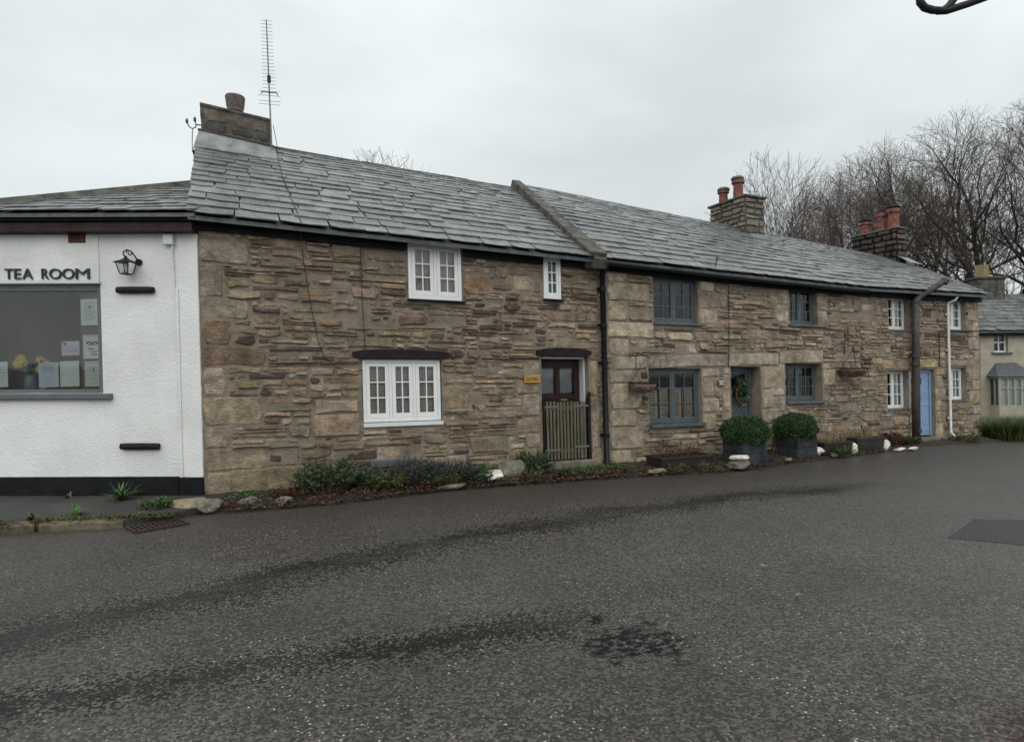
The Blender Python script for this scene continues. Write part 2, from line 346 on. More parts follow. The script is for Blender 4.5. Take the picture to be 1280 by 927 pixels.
# ------------------------------------------------------------------ mesh helpers (street coordinates)
ORG = {}
def W(x, y, w): return Vector((x, y, w + SL*x))
def tag(o, label=None, cat=None, group=None, kind=None):
    if label: o['label'] = label
    if cat: o['category'] = cat
    if group: o['group'] = group
    if kind: o['kind'] = kind
    return o
def empty(name, x, y, w, label=None, cat=None, group=None):
    o = bpy.data.objects.new(name, None); col.objects.link(o); o.location = W(x, y, w); o.empty_display_size = 0.1
    ORG[o.name] = o.location.copy(); tag(o, label, cat, group); return o
class MB:
    def __init__(s): s.v = []; s.f = []; s.mi = []; s.c = None
    def add(s, vs, fs, mi=0):
        b = len(s.v); s.v.extend([tuple(v) for v in vs]); s.f.extend([tuple(i+b for i in f) for f in fs]); s.mi.extend([mi]*len(fs)); return s
    def box(s, x0, x1, y0, y1, z0, z1, mi=0):
        vs = [(x, y, z) for z in (z0, z1) for y in (y0, y1) for x in (x0, x1)]
        return s.add(vs, [(0, 2, 3, 1), (4, 5, 7, 6), (0, 1, 5, 4), (2, 6, 7, 3), (0, 4, 6, 2), (1, 3, 7, 5)], mi)
    def obox(s, c, ax, ay, az, mi=0):      # oriented box: centre and three half-axis vectors
        c = Vector(c); ax = Vector(ax); ay = Vector(ay); az = Vector(az)
        vs = [c + ax*i + ay*j + az*k for k in (-1, 1) for j in (-1, 1) for i in (-1, 1)]
        return s.add(vs, [(0, 2, 3, 1), (4, 5, 7, 6), (0, 1, 5, 4), (2, 6, 7, 3), (0, 4, 6, 2), (1, 3, 7, 5)], mi)
    def bar(s, a, b, w, h=None, up=(0, 0, 1), mi=0):
        a = Vector(a); b = Vector(b); d = b-a; L = d.length; d.normalize(); sd_ = d.cross(Vector(up))
        if sd_.length < 1e-4: sd_ = d.cross(Vector((1, 0, 0)))
        sd_.normalize(); u_ = sd_.cross(d); h = h or w
        return s.obox((a+b)/2, d*L/2, sd_*w/2, u_*h/2, mi)
    def tube(s, pts, rad, n=8, mi=0, cap=True):
        pts = [Vector(p) for p in pts]; m = len(pts)
        rad = rad if isinstance(rad, (list, tuple)) else [rad]*m
        base = len(s.v); prev = None
        for i, p in enumerate(pts):
            d = (pts[min(i+1, m-1)] - pts[max(i-1, 0)])
            if d.length < 1e-9: d = Vector((0, 0, 1))
            d.normalize()
            if prev is None: a = d.cross(Vector((0, 0, 1)));  a = a if a.length > 1e-3 else Vector((1, 0, 0)); 
            else: a = prev - d*prev.dot(d)
            if a.length < 1e-6: a = d.orthogonal()
            a.normalize(); prev = a; b_ = d.cross(a)
            for k in range(n):
                t = 2*PI*k/n; q = p + (a*math.cos(t) + b_*math.sin(t))*rad[i]; s.v.append(tuple(q))
        for i in range(m-1):
            for k in range(n):
                k2 = (k+1) % n; s.f.append((base+i*n+k, base+i*n+k2, base+(i+1)*n+k2, base+(i+1)*n+k)); s.mi.append(mi)
        if cap and n > 2:
            s.f.append(tuple(base+k for k in range(n))[::-1]); s.f.append(tuple(base+(m-1)*n+k for k in range(n))); s.mi.extend([mi, mi])
        return s
    def lathe(s, c, prof, n=16, mi=0):      # prof: (radius, height) list
        base = len(s.v); c = Vector(c)
        for r_, h in prof:
            for k in range(n):
                t = 2*PI*k/n; s.v.append((c.x + r_*math.cos(t), c.y + r_*math.sin(t), c.z + h))
        for i in range(len(prof)-1):
            for k in range(n):
                k2 = (k+1) % n; s.f.append((base+i*n+k, base+i*n+k2, base+(i+1)*n+k2, base+(i+1)*n+k)); s.mi.append(mi)
        s.f.append(tuple(base+k for k in range(n))[::-1]); s.f.append(tuple(base+(len(prof)-1)*n+k for k in range(n))); s.mi.extend([mi, mi])
        return s
    def leaf(s, p, d, nrm, L, wd, mi=0):    # a folded diamond leaf
        p = Vector(p); d = Vector(d); d.normalize(); sd_ = d.cross(Vector(nrm))
        if sd_.length < 1e-4: sd_ = d.orthogonal()
        sd_.normalize(); up = sd_.cross(d)
        a = p; b_ = p + d*L*0.5 + sd_*wd*0.5 + up*wd*0.15; c = p + d*L - up*L*0.08; e_ = p + d*L*0.5 - sd_*wd*0.5 + up*wd*0.15
        return s.add([a, b_, c, e_], [(0, 1, 2), (0, 2, 3)], mi)
    def build(s, name, mat, parent=None, smooth=False, bevel=0.0, origin=None, street=True, tint=None):
        vs = [Vector((v[0], v[1], v[2] + (SL*v[0] if street else 0))) for v in s.v]
        if parent is not None: org = ORG[parent.name]
        elif origin is not None: org = W(*origin) if street else Vector(origin)
        else: org = Vector((0, 0, 0))
        me = bpy.data.meshes.new(name); me.from_pydata([v-org for v in vs], [], s.f)
        mats = mat if isinstance(mat, (list, tuple)) else [mat]
        for m in mats: me.materials.append(MAT[m])
        if len(mats) > 1: me.polygons.foreach_set('material_index', s.mi)
        if bevel > 0:
            bm = bmesh.new(); bm.from_mesh(me)
            bmesh.ops.remove_doubles(bm, verts=bm.verts, dist=1e-5)
            bmesh.ops.bevel(bm, geom=list(bm.edges), offset=bevel, segments=1, affect='EDGES', clamp_overlap=True)
            bm.to_mesh(me); bm.free()
        if smooth: me.polygons.foreach_set('use_smooth', [True]*len(me.polygons))
        if tint is not None:
            at = me.attributes.new('tint', 'FLOAT_COLOR', 'POINT')
            at.data.foreach_set('color', [c for t_ in tint for c in (*t_, 1.0)])
        me.update()
        o = bpy.data.objects.new(name, me); col.objects.link(o)
        if parent is not None:
            o.parent = parent; ORG[o.name] = org
        else: o.location = org; ORG[o.name] = org.copy()
        return o
def nz3(x, y, z, k=1.0): return noise.noise(Vector((x*k, y*k, z*k)))

# tea-room plane: t metres to the left of the cottage corner, d metres in front of the wall
TU = Vector((-math.cos(YAW), math.sin(YAW), 0)); TN = Vector((-math.sin(YAW), -math.cos(YAW), 0)); TO = Vector((0.0, -0.02, 0))
def T(t, d, w): 
    p = TO + TU*t + TN*d; return Vector((p.x, p.y, w))
class TB(MB):
    def tbox(s, t0, t1, d0, d1, w0, w1, mi=0):
        vs = [T(t, d, w) for w in (w0, w1) for d in (d0, d1) for t in (t0, t1)]
        return s.add(vs, [(0, 2, 3, 1), (4, 5, 7, 6), (0, 1, 5, 4), (2, 6, 7, 3), (0, 4, 6, 2), (1, 3, 7, 5)], mi)

# ------------------------------------------------------------------ ground
def ground():
    mb = MB()
    xs = [-300, -80, -30, -12] + [i*1.0 for i in range(-8, 26)] + [35, 60, 120, 400]
    ys = [-300, -80, -30, -14] + [i*0.5 for i in range(-20, 0)] + [0, 8, 30, 80, 300]
    idx = {}
    for j, y in enumerate(ys):
        for i, x in enumerate(xs):
            w = 0.02*nz3(x*0.6, y*0.9, 3.1) if (-8 < x < 6 and -10 < y < 0) else 0.0
            idx[i, j] = len(mb.v); mb.v.append((x, y, w - 0.02 - max(0, abs(x) - 40)*SL*(-1 if x < 0 else 1)*0))
    for j in range(len(ys)-1):
        for i in range(len(xs)-1): mb.f.append((idx[i, j], idx[i+1, j], idx[i+1, j+1], idx[i, j+1])); mb.mi.append(0)
    o = mb.build('road', 'asphalt', smooth=True); tag(o, 'wet dark chipped asphalt road along the cottages', None, kind='structure'); 
    p = MB(); q = [(7.19, -5.44), (8.35, -5.08), (10.2, -6.1), (8.5, -7.0)]
    p.add([(x, y, -0.015) for x, y in q] + [(x, y, -0.06) for x, y in q], [(3, 2, 1, 0), (0, 1, 5, 4), (1, 2, 6, 5), (2, 3, 7, 6), (3, 0, 4, 7)])
    o = p.build('road_patch', 'asphalt_patch'); tag(o, 'square darker repair patch in the road', None, kind='structure')
    # pavement before the tea room
    edge = [(-9, 0.9), (-6, 0.0), (-4, -0.45), (-2.6, -0.75), (-1.9, -0.86), (-1.2, -1.02), (-0.75, -1.10), (-0.32, -0.95), (0.0, -0.75)]
    pm = MB(); n = len(edge)
    for k in range(7):
        f = k/6
        for (x, y) in edge:
            yb = -x*math.tan(YAW) + 0.1 if x < 0 else 0.05
            yy = y + (yb - y)*f; pm.v.append((x, yy, 0.055 + 0.03*f + 0.012*nz3(x*2, yy*2, 1)))
    for k in range(6):
        for i in range(n-1): pm.f.append((k*n+i, k*n+i+1, (k+1)*n+i+1, (k+1)*n+i)); pm.mi.append(0)
    b0 = len(pm.v)
    for (x, y) in edge: pm.v.append((x, y, -0.05))
    for i in range(n-1): pm.f.append((b0+i, b0+i+1, i+1, i)); pm.mi.append(0)
    o = pm.build('pavement', 'pavement', smooth=False); tag(o, 'narrow mossy asphalt pavement below the white tea room wall', None, kind='structure')
    # low kerb stones: parts of the pavement
    rr = random.Random(3); segs = [(-8.6, -7.6), (-7.5, -6.3), (-6.2, -5.2), (-5.1, -4.1), (-4.0, -3.2), (-3.1, -2.35), (-2.25, -1.65), (-1.6, -0.78)]
    def ey(x):
        for (a, b) in zip(edge, edge[1:]):
            if a[0] <= x <= b[0]: return a[1] + (b[1]-a[1])*(x-a[0])/(b[0]-a[0])
        return edge[0][1]
    for a, b in segs:
        k = MB(); m = 7; ring = []
        for i in range(m):
            x = a + (b-a)*i/(m-1); y = ey(x) - 0.04 + 0.035*rr.uniform(-1, 1); h = 0.045 + 0.035*rr.random(); 
            k.v += [(x, y-0.03, -0.05), (x, y-0.02, h-0.02), (x, y+0.02, h), (x, y+0.13, h+0.005), (x, y+0.15, -0.05)]
        for i in range(m-1):
            for j in range(4): k.f.append((i*5+j, (i+1)*5+j, (i+1)*5+j+1, i*5+j+1)); k.mi.append(0)
        k.f += [(4, 3, 2, 1, 0), tuple((m-1)*5+j for j in range(5))]; k.mi += [0, 0]
        k.build('kerb_stone', 'kerb_stone', o)
    # planting bed along the cottage wall
    bed_edge = [(0.0, -0.85), (0.8, -0.98), (1.7, -0.96), (2.6, -0.80), (3.3, -0.72), (4.2, -0.74), (5.1, -0.80), (5.9, -0.86), (6.6, -0.95), (7.4, -1.05), (8.1, -1.18), (9.0, -1.2), (9.8, -0.98), (10.6, -0.92), (11.5, -0.84), (12.4, -0.76), (13.2, -0.68), (14.2, -0.5), (15.2, -0.35), (16.5, -0.42), (17.3, -0.52), (18.4, -0.55), (20, -0.4)]
    pts = []
    for (a, b) in zip(bed_edge, bed_edge[1:]):
        for s in range(5): pts.append((a[0] + (b[0]-a[0])*s/5, a[1] + (b[1]-a[1])*s/5))
    bm_ = MB(); K = 6
    for (x, y) in pts:
        for k in range(K+1):
            f = k/K; yy = y*(1-f) + 0.06*f + (0.05*nz3(x*3, 5, 2) if k == 0 else 0)
            h = -0.03 if k == 0 else 0.012 + 0.09*f + 0.03*nz3(x*4, yy*6, 7); bm_.v.append((x, yy, h))
    for i in range(len(pts)-1):
        for k in range(K): a = i*(K+1)+k; bm_.f.append((a, a+K+1, a+K+2, a+1)); bm_.mi.append(0)
    o = bm_.build('flower_bed', 'soil', smooth=False); tag(o, 'narrow earth bed at the foot of the stone cottages', None, kind='structure')
    return pts
BED = ground()
def bed_y(x):
    for (a, b) in zip(BED, BED[1:]):
        if a[0] <= x <= b[0]: return a[1] + (b[1]-a[1])*(x-a[0])/(b[0]-a[0])
    return -0.6

# ------------------------------------------------------------------ rubble walls
def tint_pick(rr, x, w, pal):
    tot = sum(p[0] for p in pal); r_ = rr.random()*tot
    for wt, c in pal:
        r_ -= wt
        if r_ <= 0: break
    k = rr.uniform(0.80, 1.16); return tuple(max(0.004, ci*k*rr.uniform(0.95, 1.05)) for ci in c)
def stone_shape(rr, x0, x1, w0, w1, proud, slope=0.0, rough=1.0, joint=0.008):
    L, H = x1-x0, w1-w0; j = joint
    a0, a1, b0, b1 = x0+j*0.8, x1-j*0.8, w0+j, w1-j
    cut = min(H, L)*rr.uniform(0.10, 0.42)*rough; jt = min(0.040, H*0.26)*rough; jx = min(0.05, L*0.11)*rough
    P = []
    nx = 2 if L > 0.22 else 1
    for i in range(nx+1):
        f = i/nx; P.append((a0 + (a1-a0)*f + (cut if i == 0 else -cut if i == nx else rr.uniform(-jx, jx)), b0 + rr.uniform(0, jt)))
    P.append((a1 - rr.uniform(0, jx), b0 + (b1-b0)*rr.uniform(0.3, 0.7)))
    for i in range(nx+1):
        f = 1-i/nx; P.append((a0 + (a1-a0)*f + (-cut*rr.uniform(.4, 1.2) if i == 0 else cut*rr.uniform(.4, 1.2) if i == nx else rr.uniform(-jx, jx)), b1 - rr.uniform(0, jt)))
    P.append((a0 + rr.uniform(0, jx), b0 + (b1-b0)*rr.uniform(0.3, 0.7)))
    n = len(P); cx, cw = (x0+x1)/2, (w0+w1)/2; bev = min(0.016, H*0.16)
    tx, tw = rr.uniform(-0.012, 0.012)*rough, rr.uniform(-0.012, 0.018)*rough
    vs = []; tq = lambda x, w: w + slope*(x-cx)
    for x, w in P: vs.append((x, 0.05, tq(x, w)))
    for x, w in P: vs.append((x, -proud + bev*0.9 + (x-cx)/L*tx + (w-cw)/H*tw, tq(x, w)))
    for x, w in P:
        dx, dw = cx-x, cw-w; d = math.hypot(dx, dw) or 1; q = bev*1.3
        xx, ww = x + dx/d*q, w + dw/d*q
        vs.append((xx, -proud + (xx-cx)/L*tx + (ww-cw)/H*tw + rr.uniform(-0.003, 0.003), tq(xx, ww)))
    fs = []
    for i in range(n):
        k = (i+1) % n; fs.append((i, k, n+k, n+i)); fs.append((n+i, n+k, 2*n+k, 2*n+i))
    fs.append(tuple(range(2*n, 3*n)))
    return vs, fs
def rubble_wall(root, x0, x1, top, openings, fixed, pal, seed, zone=None, maxparts=300, hmean=0.10, lmean=0.34, bigp=0.12, recess=None):
    """mortar sheet with holes and reveals + individually built stones"""
    rr = random.Random(seed); G = 0.02; NX = int(round((x1-x0)/G)); NZ = int(round(top/G)); org = x0
    occ = np.zeros((NX, NZ), bool)
    def mark(a, b, c, d):
        i0, i1 = max(0, int(round((a-org)/G))), min(NX, int(round((b-org)/G))); k0, k1 = max(0, int(round(c/G))), min(NZ, int(round(d/G)))
        occ[i0:i1, k0:k1] = True
    # mortar grid
    ex = sorted(set([x0, x1] + [v for o in openings for v in o[:2]])); ez = sorted(set([-0.25, 0.0, top] + [v for o in openings for v in o[2:4]]))
    def fill(e):
        r_ = []
        for a, b in zip(e, e[1:]):
            n = max(1, int(round((b-a)/0.07)))
            r_ += [a + (b-a)*i/n for i in range(n)]
        return r_ + [e[-1]]
    gx, gz = fill(ex), fill(ez); mb = MB(); id_ = {}
    for i, x in enumerate(gx):
        for k, z in enumerate(gz):
            id_[i, k] = len(mb.v); mb.v.append((x, -0.001 + 0.028*nz3(x*1.7, z*7, seed) + 0.014*nz3(x*9, z*19, seed+5), z))
    for i in range(len(gx)-1):
        for k in range(len(gz)-1):
            cx, cz = (gx[i]+gx[i+1])/2, (gz[k]+gz[k+1])/2
            if any(o[0] < cx < o[1] and o[2] < cz < o[3] for o in openings): continue
            mb.f.append((id_[i, k], id_[i+1, k], id_[i+1, k+1], id_[i, k+1])); mb.mi.append(0)
    for o in openings:
        a, b, c, d, dp = o[:5]; y0, y1 = 0.0, dp
        mb.add([(a, y0, c), (a, y1, c), (a, y1, d), (a, y0, d)], [(0, 1, 2, 3)]); mb.add([(b, y0, c), (b, y1, c), (b, y1, d), (b, y0, d)], [(3, 2, 1, 0)])
        mb.add([(a, y0, d), (b, y0, d), (b, y1, d), (a, y1, d)], [(0, 1, 2, 3)]); mb.add([(a, y0, c), (b, y0, c), (b, y1, c), (a, y1, c)], [(3, 2, 1, 0)])
    wall = mb.build('wall', 'mortar', root, smooth=True)
    stones = []
    for o in openings: mark(o[0]-0.015, o[1]+0.015, o[2]-(o[5] if len(o) > 5 else 0.0), o[3]+0.0)
    for f in fixed:
        a, b, c, d, tint, proud = f[:6]; sl = f[6] if len(f) > 6 else 0.0
        if tint is not None:
            vs, fs = stone_shape(rr, a, b, c, d, proud, sl, 0.5, 0.006); stones.append(((b-a)*(d-c)+9, vs, fs, tint))
        mark(a, b, min(c, c-sl*(b-a)/2) , max(d, d+sl*(b-a)/2))
    def free(i, k, w, h): return i+w <= NX and k+h <= NZ and not occ[i:i+w, k:k+h].any()
    # scattered larger stones first
    for _ in range(int(NX*NZ*G*G*bigp*14)):
        L = rr.uniform(0.28, 0.80); H = rr.uniform(0.11, 0.26); i = rr.randrange(0, max(1, NX-int(L/G))); k = rr.randrange(0, max(1, NZ-int(H/G)))
        w, h = int(L/G), int(H/G)
        if free(i, k, w, h) and rr.random() < 0.35:
            occ[i:i+w, k:k+h] = True; x, z = org+i*G, k*G
            vs, fs = stone_shape(rr, x, x+w*G, z, z+h*G, rr.uniform(0.014, 0.045), rr.uniform(-.03, .03)); stones.append((L*H, vs, fs, tint_pick(rr, x, z, zone(x, z) if zone else pal)))
    def top_of(i, k):
        if i < 0 or i >= NX: return k+99
        h = 0
        while k+h < NZ and occ[i, k+h] and h < 20: h += 1
        return h
    for k in range(NZ):
        i = 0
        while i < NX:
            if occ[i, k]: i += 1; continue
            run = 0
            while i+run < NX and not occ[i+run, k]: run += 1
            lt, rt = top_of(i-1, k), top_of(i+run, k); lim = min(lt, rt)
            L = max(0.10, rr.gammavariate(2.6, lmean/2.6)); w = min(run, max(5, int(L/G)))
            if run - w < 7: w = run if run*G < 0.8 else run//2
            hh = max(2, int(round(rr.choice([0.04, 0.04, 0.06, 0.06, 0.08, 0.10, 0.12, 0.15])*hmean/0.085/G)))
            if w == run and 2 <= lim <= 9: hh = lim
            elif 2 <= lt <= 8 and rr.random() < 0.5: hh = lt
            if w*G < 0.16: hh = min(hh, 5)
            h = 1
            while h < hh and k+h < NZ and not occ[i:i+w, k+h].any(): h += 1
            if 0 < NZ-(k+h) < 2: h = NZ-k
            if occ[i:i+w, k:k+h].any(): h = 1
            occ[i:i+w, k:k+h] = True; x, z = org+i*G, k*G
            if w >= 2:
                if h >= 2 or w >= 5:
                    pr = rr.uniform(0.008, 0.050) if rr.random() < 0.85 else rr.uniform(-0.012, 0.006)
                    vs, fs = stone_shape(rr, x, x+w*G, z, z+h*G, pr, rr.uniform(-.025, .025), 1.0, rr.uniform(.003, .009) if h > 1 else .002); stones.append((w*h*G*G, vs, fs, tint_pick(rr, x, z, zone(x, z) if zone else pal)))
            i += w
    stones.sort(key=lambda s: -s[0])
    for a, vs, fs, t_ in stones[:maxparts]:
        m = MB(); m.add(vs, fs); m.build('stone', 'stone', wall, tint=[t_]*len(vs))
    if stones[maxparts:]:
        m = MB(); tn = []
        for a, vs, fs, t_ in stones[maxparts:]: m.add(vs, fs); tn += [t_]*len(vs)
        o = m.build('small_stones', 'stone', wall, tint=tn); o['kind'] = 'stuff'
    return wall

# palettes (linear albedo)
BRN = (0.345, 0.278, 0.205); GRY = (0.365, 0.318, 0.262); DRK = (0.105, 0.078, 0.068); PUR = (0.195, 0.128, 0.108); BUF = (0.43, 0.378, 0.292); RST = (0.29, 0.195, 0.125); OLV = (0.27, 0.235, 0.155); PAL = (0.50, 0.45, 0.36)
P1 = [(7, BRN), (5, (0.325, 0.272, 0.21)), (0.9, DRK), (0.6, PUR), (1.2, (0.40, 0.33, 0.245)), (0.5, RST), (1.2, OLV)]
P1R = [(3, BRN), (1.5, GRY), (1.8, DRK), (4.0, PUR), (0.8, BUF), (0.8, RST)]
P1D = [(3.2, OLV), (3.2, BRN), (1.6, DRK), (1.5, GRY), (0.5, RST)]
P2 = [(3, (0.42, 0.35, 0.26)), (4, GRY), (4, BRN), (0.9, DRK), (0.6, PUR), (0.7, RST), (0.6, PAL), (1, OLV)]
P3 = [(2, (0.40, 0.335, 0.25)), (3, GRY), (5, BRN), (0.9, DRK), (0.7, RST), (1.2, OLV)]
GRN = (0.40, 0.36, 0.292)
def quoins(rr, x, side, w0, w1, tints, hs=(0.22, 0.42), ls=(0.25, 0.55), proud=0.02):
    out_ = []; w = w0; k = 0
    while w < w1-0.12:
        h = min(rr.uniform(*hs), w1-w); 
        if w1-w-h < 0.12: h = w1-w
        L = ls[1]*rr.uniform(.8, 1.1) if k % 2 else ls[0]*rr.uniform(.9, 1.3)
        a, b = (x, x+L) if side > 0 else (x-L, x)
        t_ = rr.choice(tints); kk = rr.uniform(.85, 1.15)
        out_.append((a, b, w, w+h, tuple(c*kk for c in t_), proud*rr.uniform(.7, 1.4))); w += h; k += 1
    return out_

# ------------------------------------------------------------------ windows
def window(root, x0, x1, w0, w1, y, mat, lights=2, cols=2, rows=3, fw=0.055, sw=0.045, sill='grey_slate', sillx=0.05, sillh=0.05, sill_y=-0.06, back=None, arch=False, label=None, bar=0.018):
    """casement window: frame part; casements, panes, sill as sub-parts; y is the front of the frame"""
    mb = MB(); dpt = 0.07
    mb.box(x0, x0+fw, y, y+dpt, w0, w1); mb.box(x1-fw, x1, y, y+dpt, w0, w1)
    mb.box(x0+fw, x1-fw, y+0.001, y+dpt, w0, w0+fw*1.15); mb.box(x0+fw, x1-fw, y+0.001, y+dpt, w1-fw, w1)
    L = (x1-x0-2*fw)/lights
    for i in range(1, lights): xm = x0+fw+L*i; mb.box(xm-fw*0.45, xm+fw*0.45, y+0.002, y+dpt, w0+fw*1.15, w1-fw)
    if arch:
        n = 8; xc = (x0+x1)/2; rr_ = (x1-x0)/2
        for i in range(n):
            a = x0 + (x1-x0)*i/n; b_ = x0 + (x1-x0)*(i+1)/n; f = lambda x: w1-fw - 0.16*((x-xc)/rr_)**2
            mb.add([(a, y-0.002, f(a)), (b_, y-0.002, f(b_)), (b_, y-0.002, w1), (a, y-0.002, w1)], [(0, 1, 2, 3)])
    win = mb.build('window', mat, root, bevel=0.004 if not arch else 0)
    if label: win['label'] = label
    for i in range(lights):
        a = x0+fw+L*i+(fw*0.45 if i else 0)+0.004; b_ = x0+fw+L*(i+1)-(fw*0.45 if i < lights-1 else 0)-0.004; c = w0+fw*1.15+0.004; d = w1-fw-0.004
        k = MB(); yy = y+0.008; yb = y+0.05
        k.box(a, a+sw, yy, yb, c, d); k.box(b_-sw, b_, yy, yb, c, d); k.box(a+sw, b_-sw, yy+0.001, yb, c, c+sw*1.3); k.box(a+sw, b_-sw, yy+0.001, yb, d-sw, d)
        ga, gb, gc, gd = a+sw, b_-sw, c+sw*1.3, d-sw
        for q in range(1, cols): xm = ga+(gb-ga)*q/cols; k.box(xm-bar/2, xm+bar/2, yy+0.006, yb-0.006, gc, gd)
        for q in range(1, rows): zm = gc+(gd-gc)*q/rows; k.box(ga, gb, yy+0.008, yb-0.008, zm-bar/2, zm+bar/2)
        k.build('casement', mat, win)
        for q in range(cols):
            for s in range(rows):
                g = MB(); pa = ga+(gb-ga)*q/cols+(bar/2 if q else 0); pb = ga+(gb-ga)*(q+1)/cols-(bar/2 if q < cols-1 else 0); pc = gc+(gd-gc)*s/rows+(bar/2 if s else 0); pd = gc+(gd-gc)*(s+1)/rows-(bar/2 if s < rows-1 else 0)
                tl = R.uniform(-0.0025, 0.0025)
                g.add([(pa, y+0.028+tl, pc), (pb, y+0.028-tl, pc), (pb, y+0.028-tl, pd), (pa, y+0.028+tl, pd)], [(0, 1, 2, 3)]); g.build('pane', 'glass', win)
    if sill:
        s_ = MB(); n = 6; xa, xb = x0-sillx*0.3, x1+sillx
        for i in range(n+1):
            x = xa+(xb-xa)*i/n; e_ = sill_y + 0.012*nz3(x*7, w0, 2); s_.v += [(x, e_, w0-sillh*0.9), (x, e_+0.004, w0-0.012), (x, y+0.05, w0-0.002), (x, y+0.05, w0-sillh)]
        for i in range(n):
            for j in range(4): a = i*4+j; b_ = i*4+(j+1) % 4; s_.f.append((a, a+4, b_+4, b_)); s_.mi.append(0)
        s_.f += [(0, 1, 2, 3), (n*4+3, n*4+2, n*4+1, n*4)]; s_.mi += [0, 0]
        s_.build('sill', sill, win)
    if back:
        kind, m_ = back; yb = y+0.10; b_ = MB()
        if kind == 'louvre':
            n = int((w1-w0-2*fw)/0.052)
            for i in range(n):
                z = w0+fw+0.03+i*0.052; b_.obox(((x0+x1)/2, yb, z), ((x1-x0)/2-fw, 0, 0), (0, 0.004, 0.0015), (0, -0.012, 0.024))
            for i in range(lights*2+1): x = x0+fw+(x1-x0-2*fw)*i/(lights*2); b_.box(x-0.022, x+0.022, yb-0.016, yb+0.018, w0+fw, w1-fw)
            b_.build('shutter', m_, win)
        elif kind == 'halflouvre':
            top = w0+(w1-w0)*0.64; n = int((top-w0-fw-0.1)/0.055)
            for li in range(lights):
                for h_ in range(2):
                    a = x0+fw+L*li+L*0.5*h_+0.02; c = a+L*0.5-0.04
                    for i in range(n): b_.obox(((a+c)/2+0.0, yb, w0+fw+0.09+i*0.055), ((c-a)/2-0.04, 0, 0), (0, 0.004, 0.0015), (0, -0.012, 0.022))
                    b_.box(a, a+0.05, yb-0.016, yb+0.018, w0+fw, top); b_.box(c-0.05, c, yb-0.016, yb+0.018, w0+fw, top); b_.box(a+0.05, c-0.05, yb-0.014, yb+0.016, top-0.06, top); b_.box(a+0.05, c-0.05, yb-0.014, yb+0.016, w0+fw, w0+fw+0.07)
            b_.build('shutter', m_, win)
        elif kind == 'curtain':
            n = 40; yb = y+0.075
            for i in range(n+1):
                x = x0+fw*0.5+(x1-x0-fw)*i/n; yy = yb+0.03+0.02*math.sin(i*1.5)+0.008*math.sin(i*3.7)
                b_.v += [(x, yy, w0+0.02), (x, yy, w1-0.02)]
            for i in range(n):
                if abs(i-n/2) < 3: continue
                b_.f.append((2*i, 2*i+2, 2*i+3, 2*i+1)); b_.mi.append(0)
            b_.build('curtain', m_, win, smooth=True)
        elif kind == 'lowcurtain':
            n = 40; wt = w0+(w1-w0)*0.55
            for i in range(n+1):
                x = x0+fw*0.5+(x1-x0-fw)*i/n; yy = yb+0.03+0.015*math.sin(i*1.5)
                b_.v += [(x, yy, w0+0.02), (x, yy, wt)]
            for i in range(n): b_.f.append((2*i, 2*i+2, 2*i+3, 2*i+1)); b_.mi.append(0)
            b_.build('curtain', m_, win, smooth=True)
    return win

# ------------------------------------------------------------------ slate roofs
def slate_variants():
    out_ = []; rr = random.Random(5)
    for _ in range(12):
        th = rr.uniform(0.011, 0.021); n = 4
        bot = [(-0.5 + i/n + (rr.uniform(-.05, .05) if 0 < i < n else 0), rr.uniform(-0.02, 0.035)) for i in range(n+1)]
        if rr.random() < 0.5: bot[0] = (-0.5 + rr.uniform(.0, .06), rr.uniform(.02, .10))
        if rr.random() < 0.5: bot[-1] = (0.5 - rr.uniform(.0, .06), rr.uniform(.02, .10))
        poly = bot + [(0.5, 1.0), (-0.5, 1.0)]; m = len(poly)
        vs = [(x, y, 0.0) for x, y in poly] + [(x, y, th + 0.003*math.sin(5*x+9*y)) for x, y in poly]
        fs = [tuple(range(m))[::-1], tuple(range(m, 2*m))] + [(i, (i+1) % m, m+(i+1) % m, m+i) for i in range(m)]
        me = bpy.data.meshes.new('slate'); me.from_pydata(vs, [], fs); me.materials.append(MAT['slate']); me.update(); out_.append(me)
    return out_
SLATES = slate_variants()
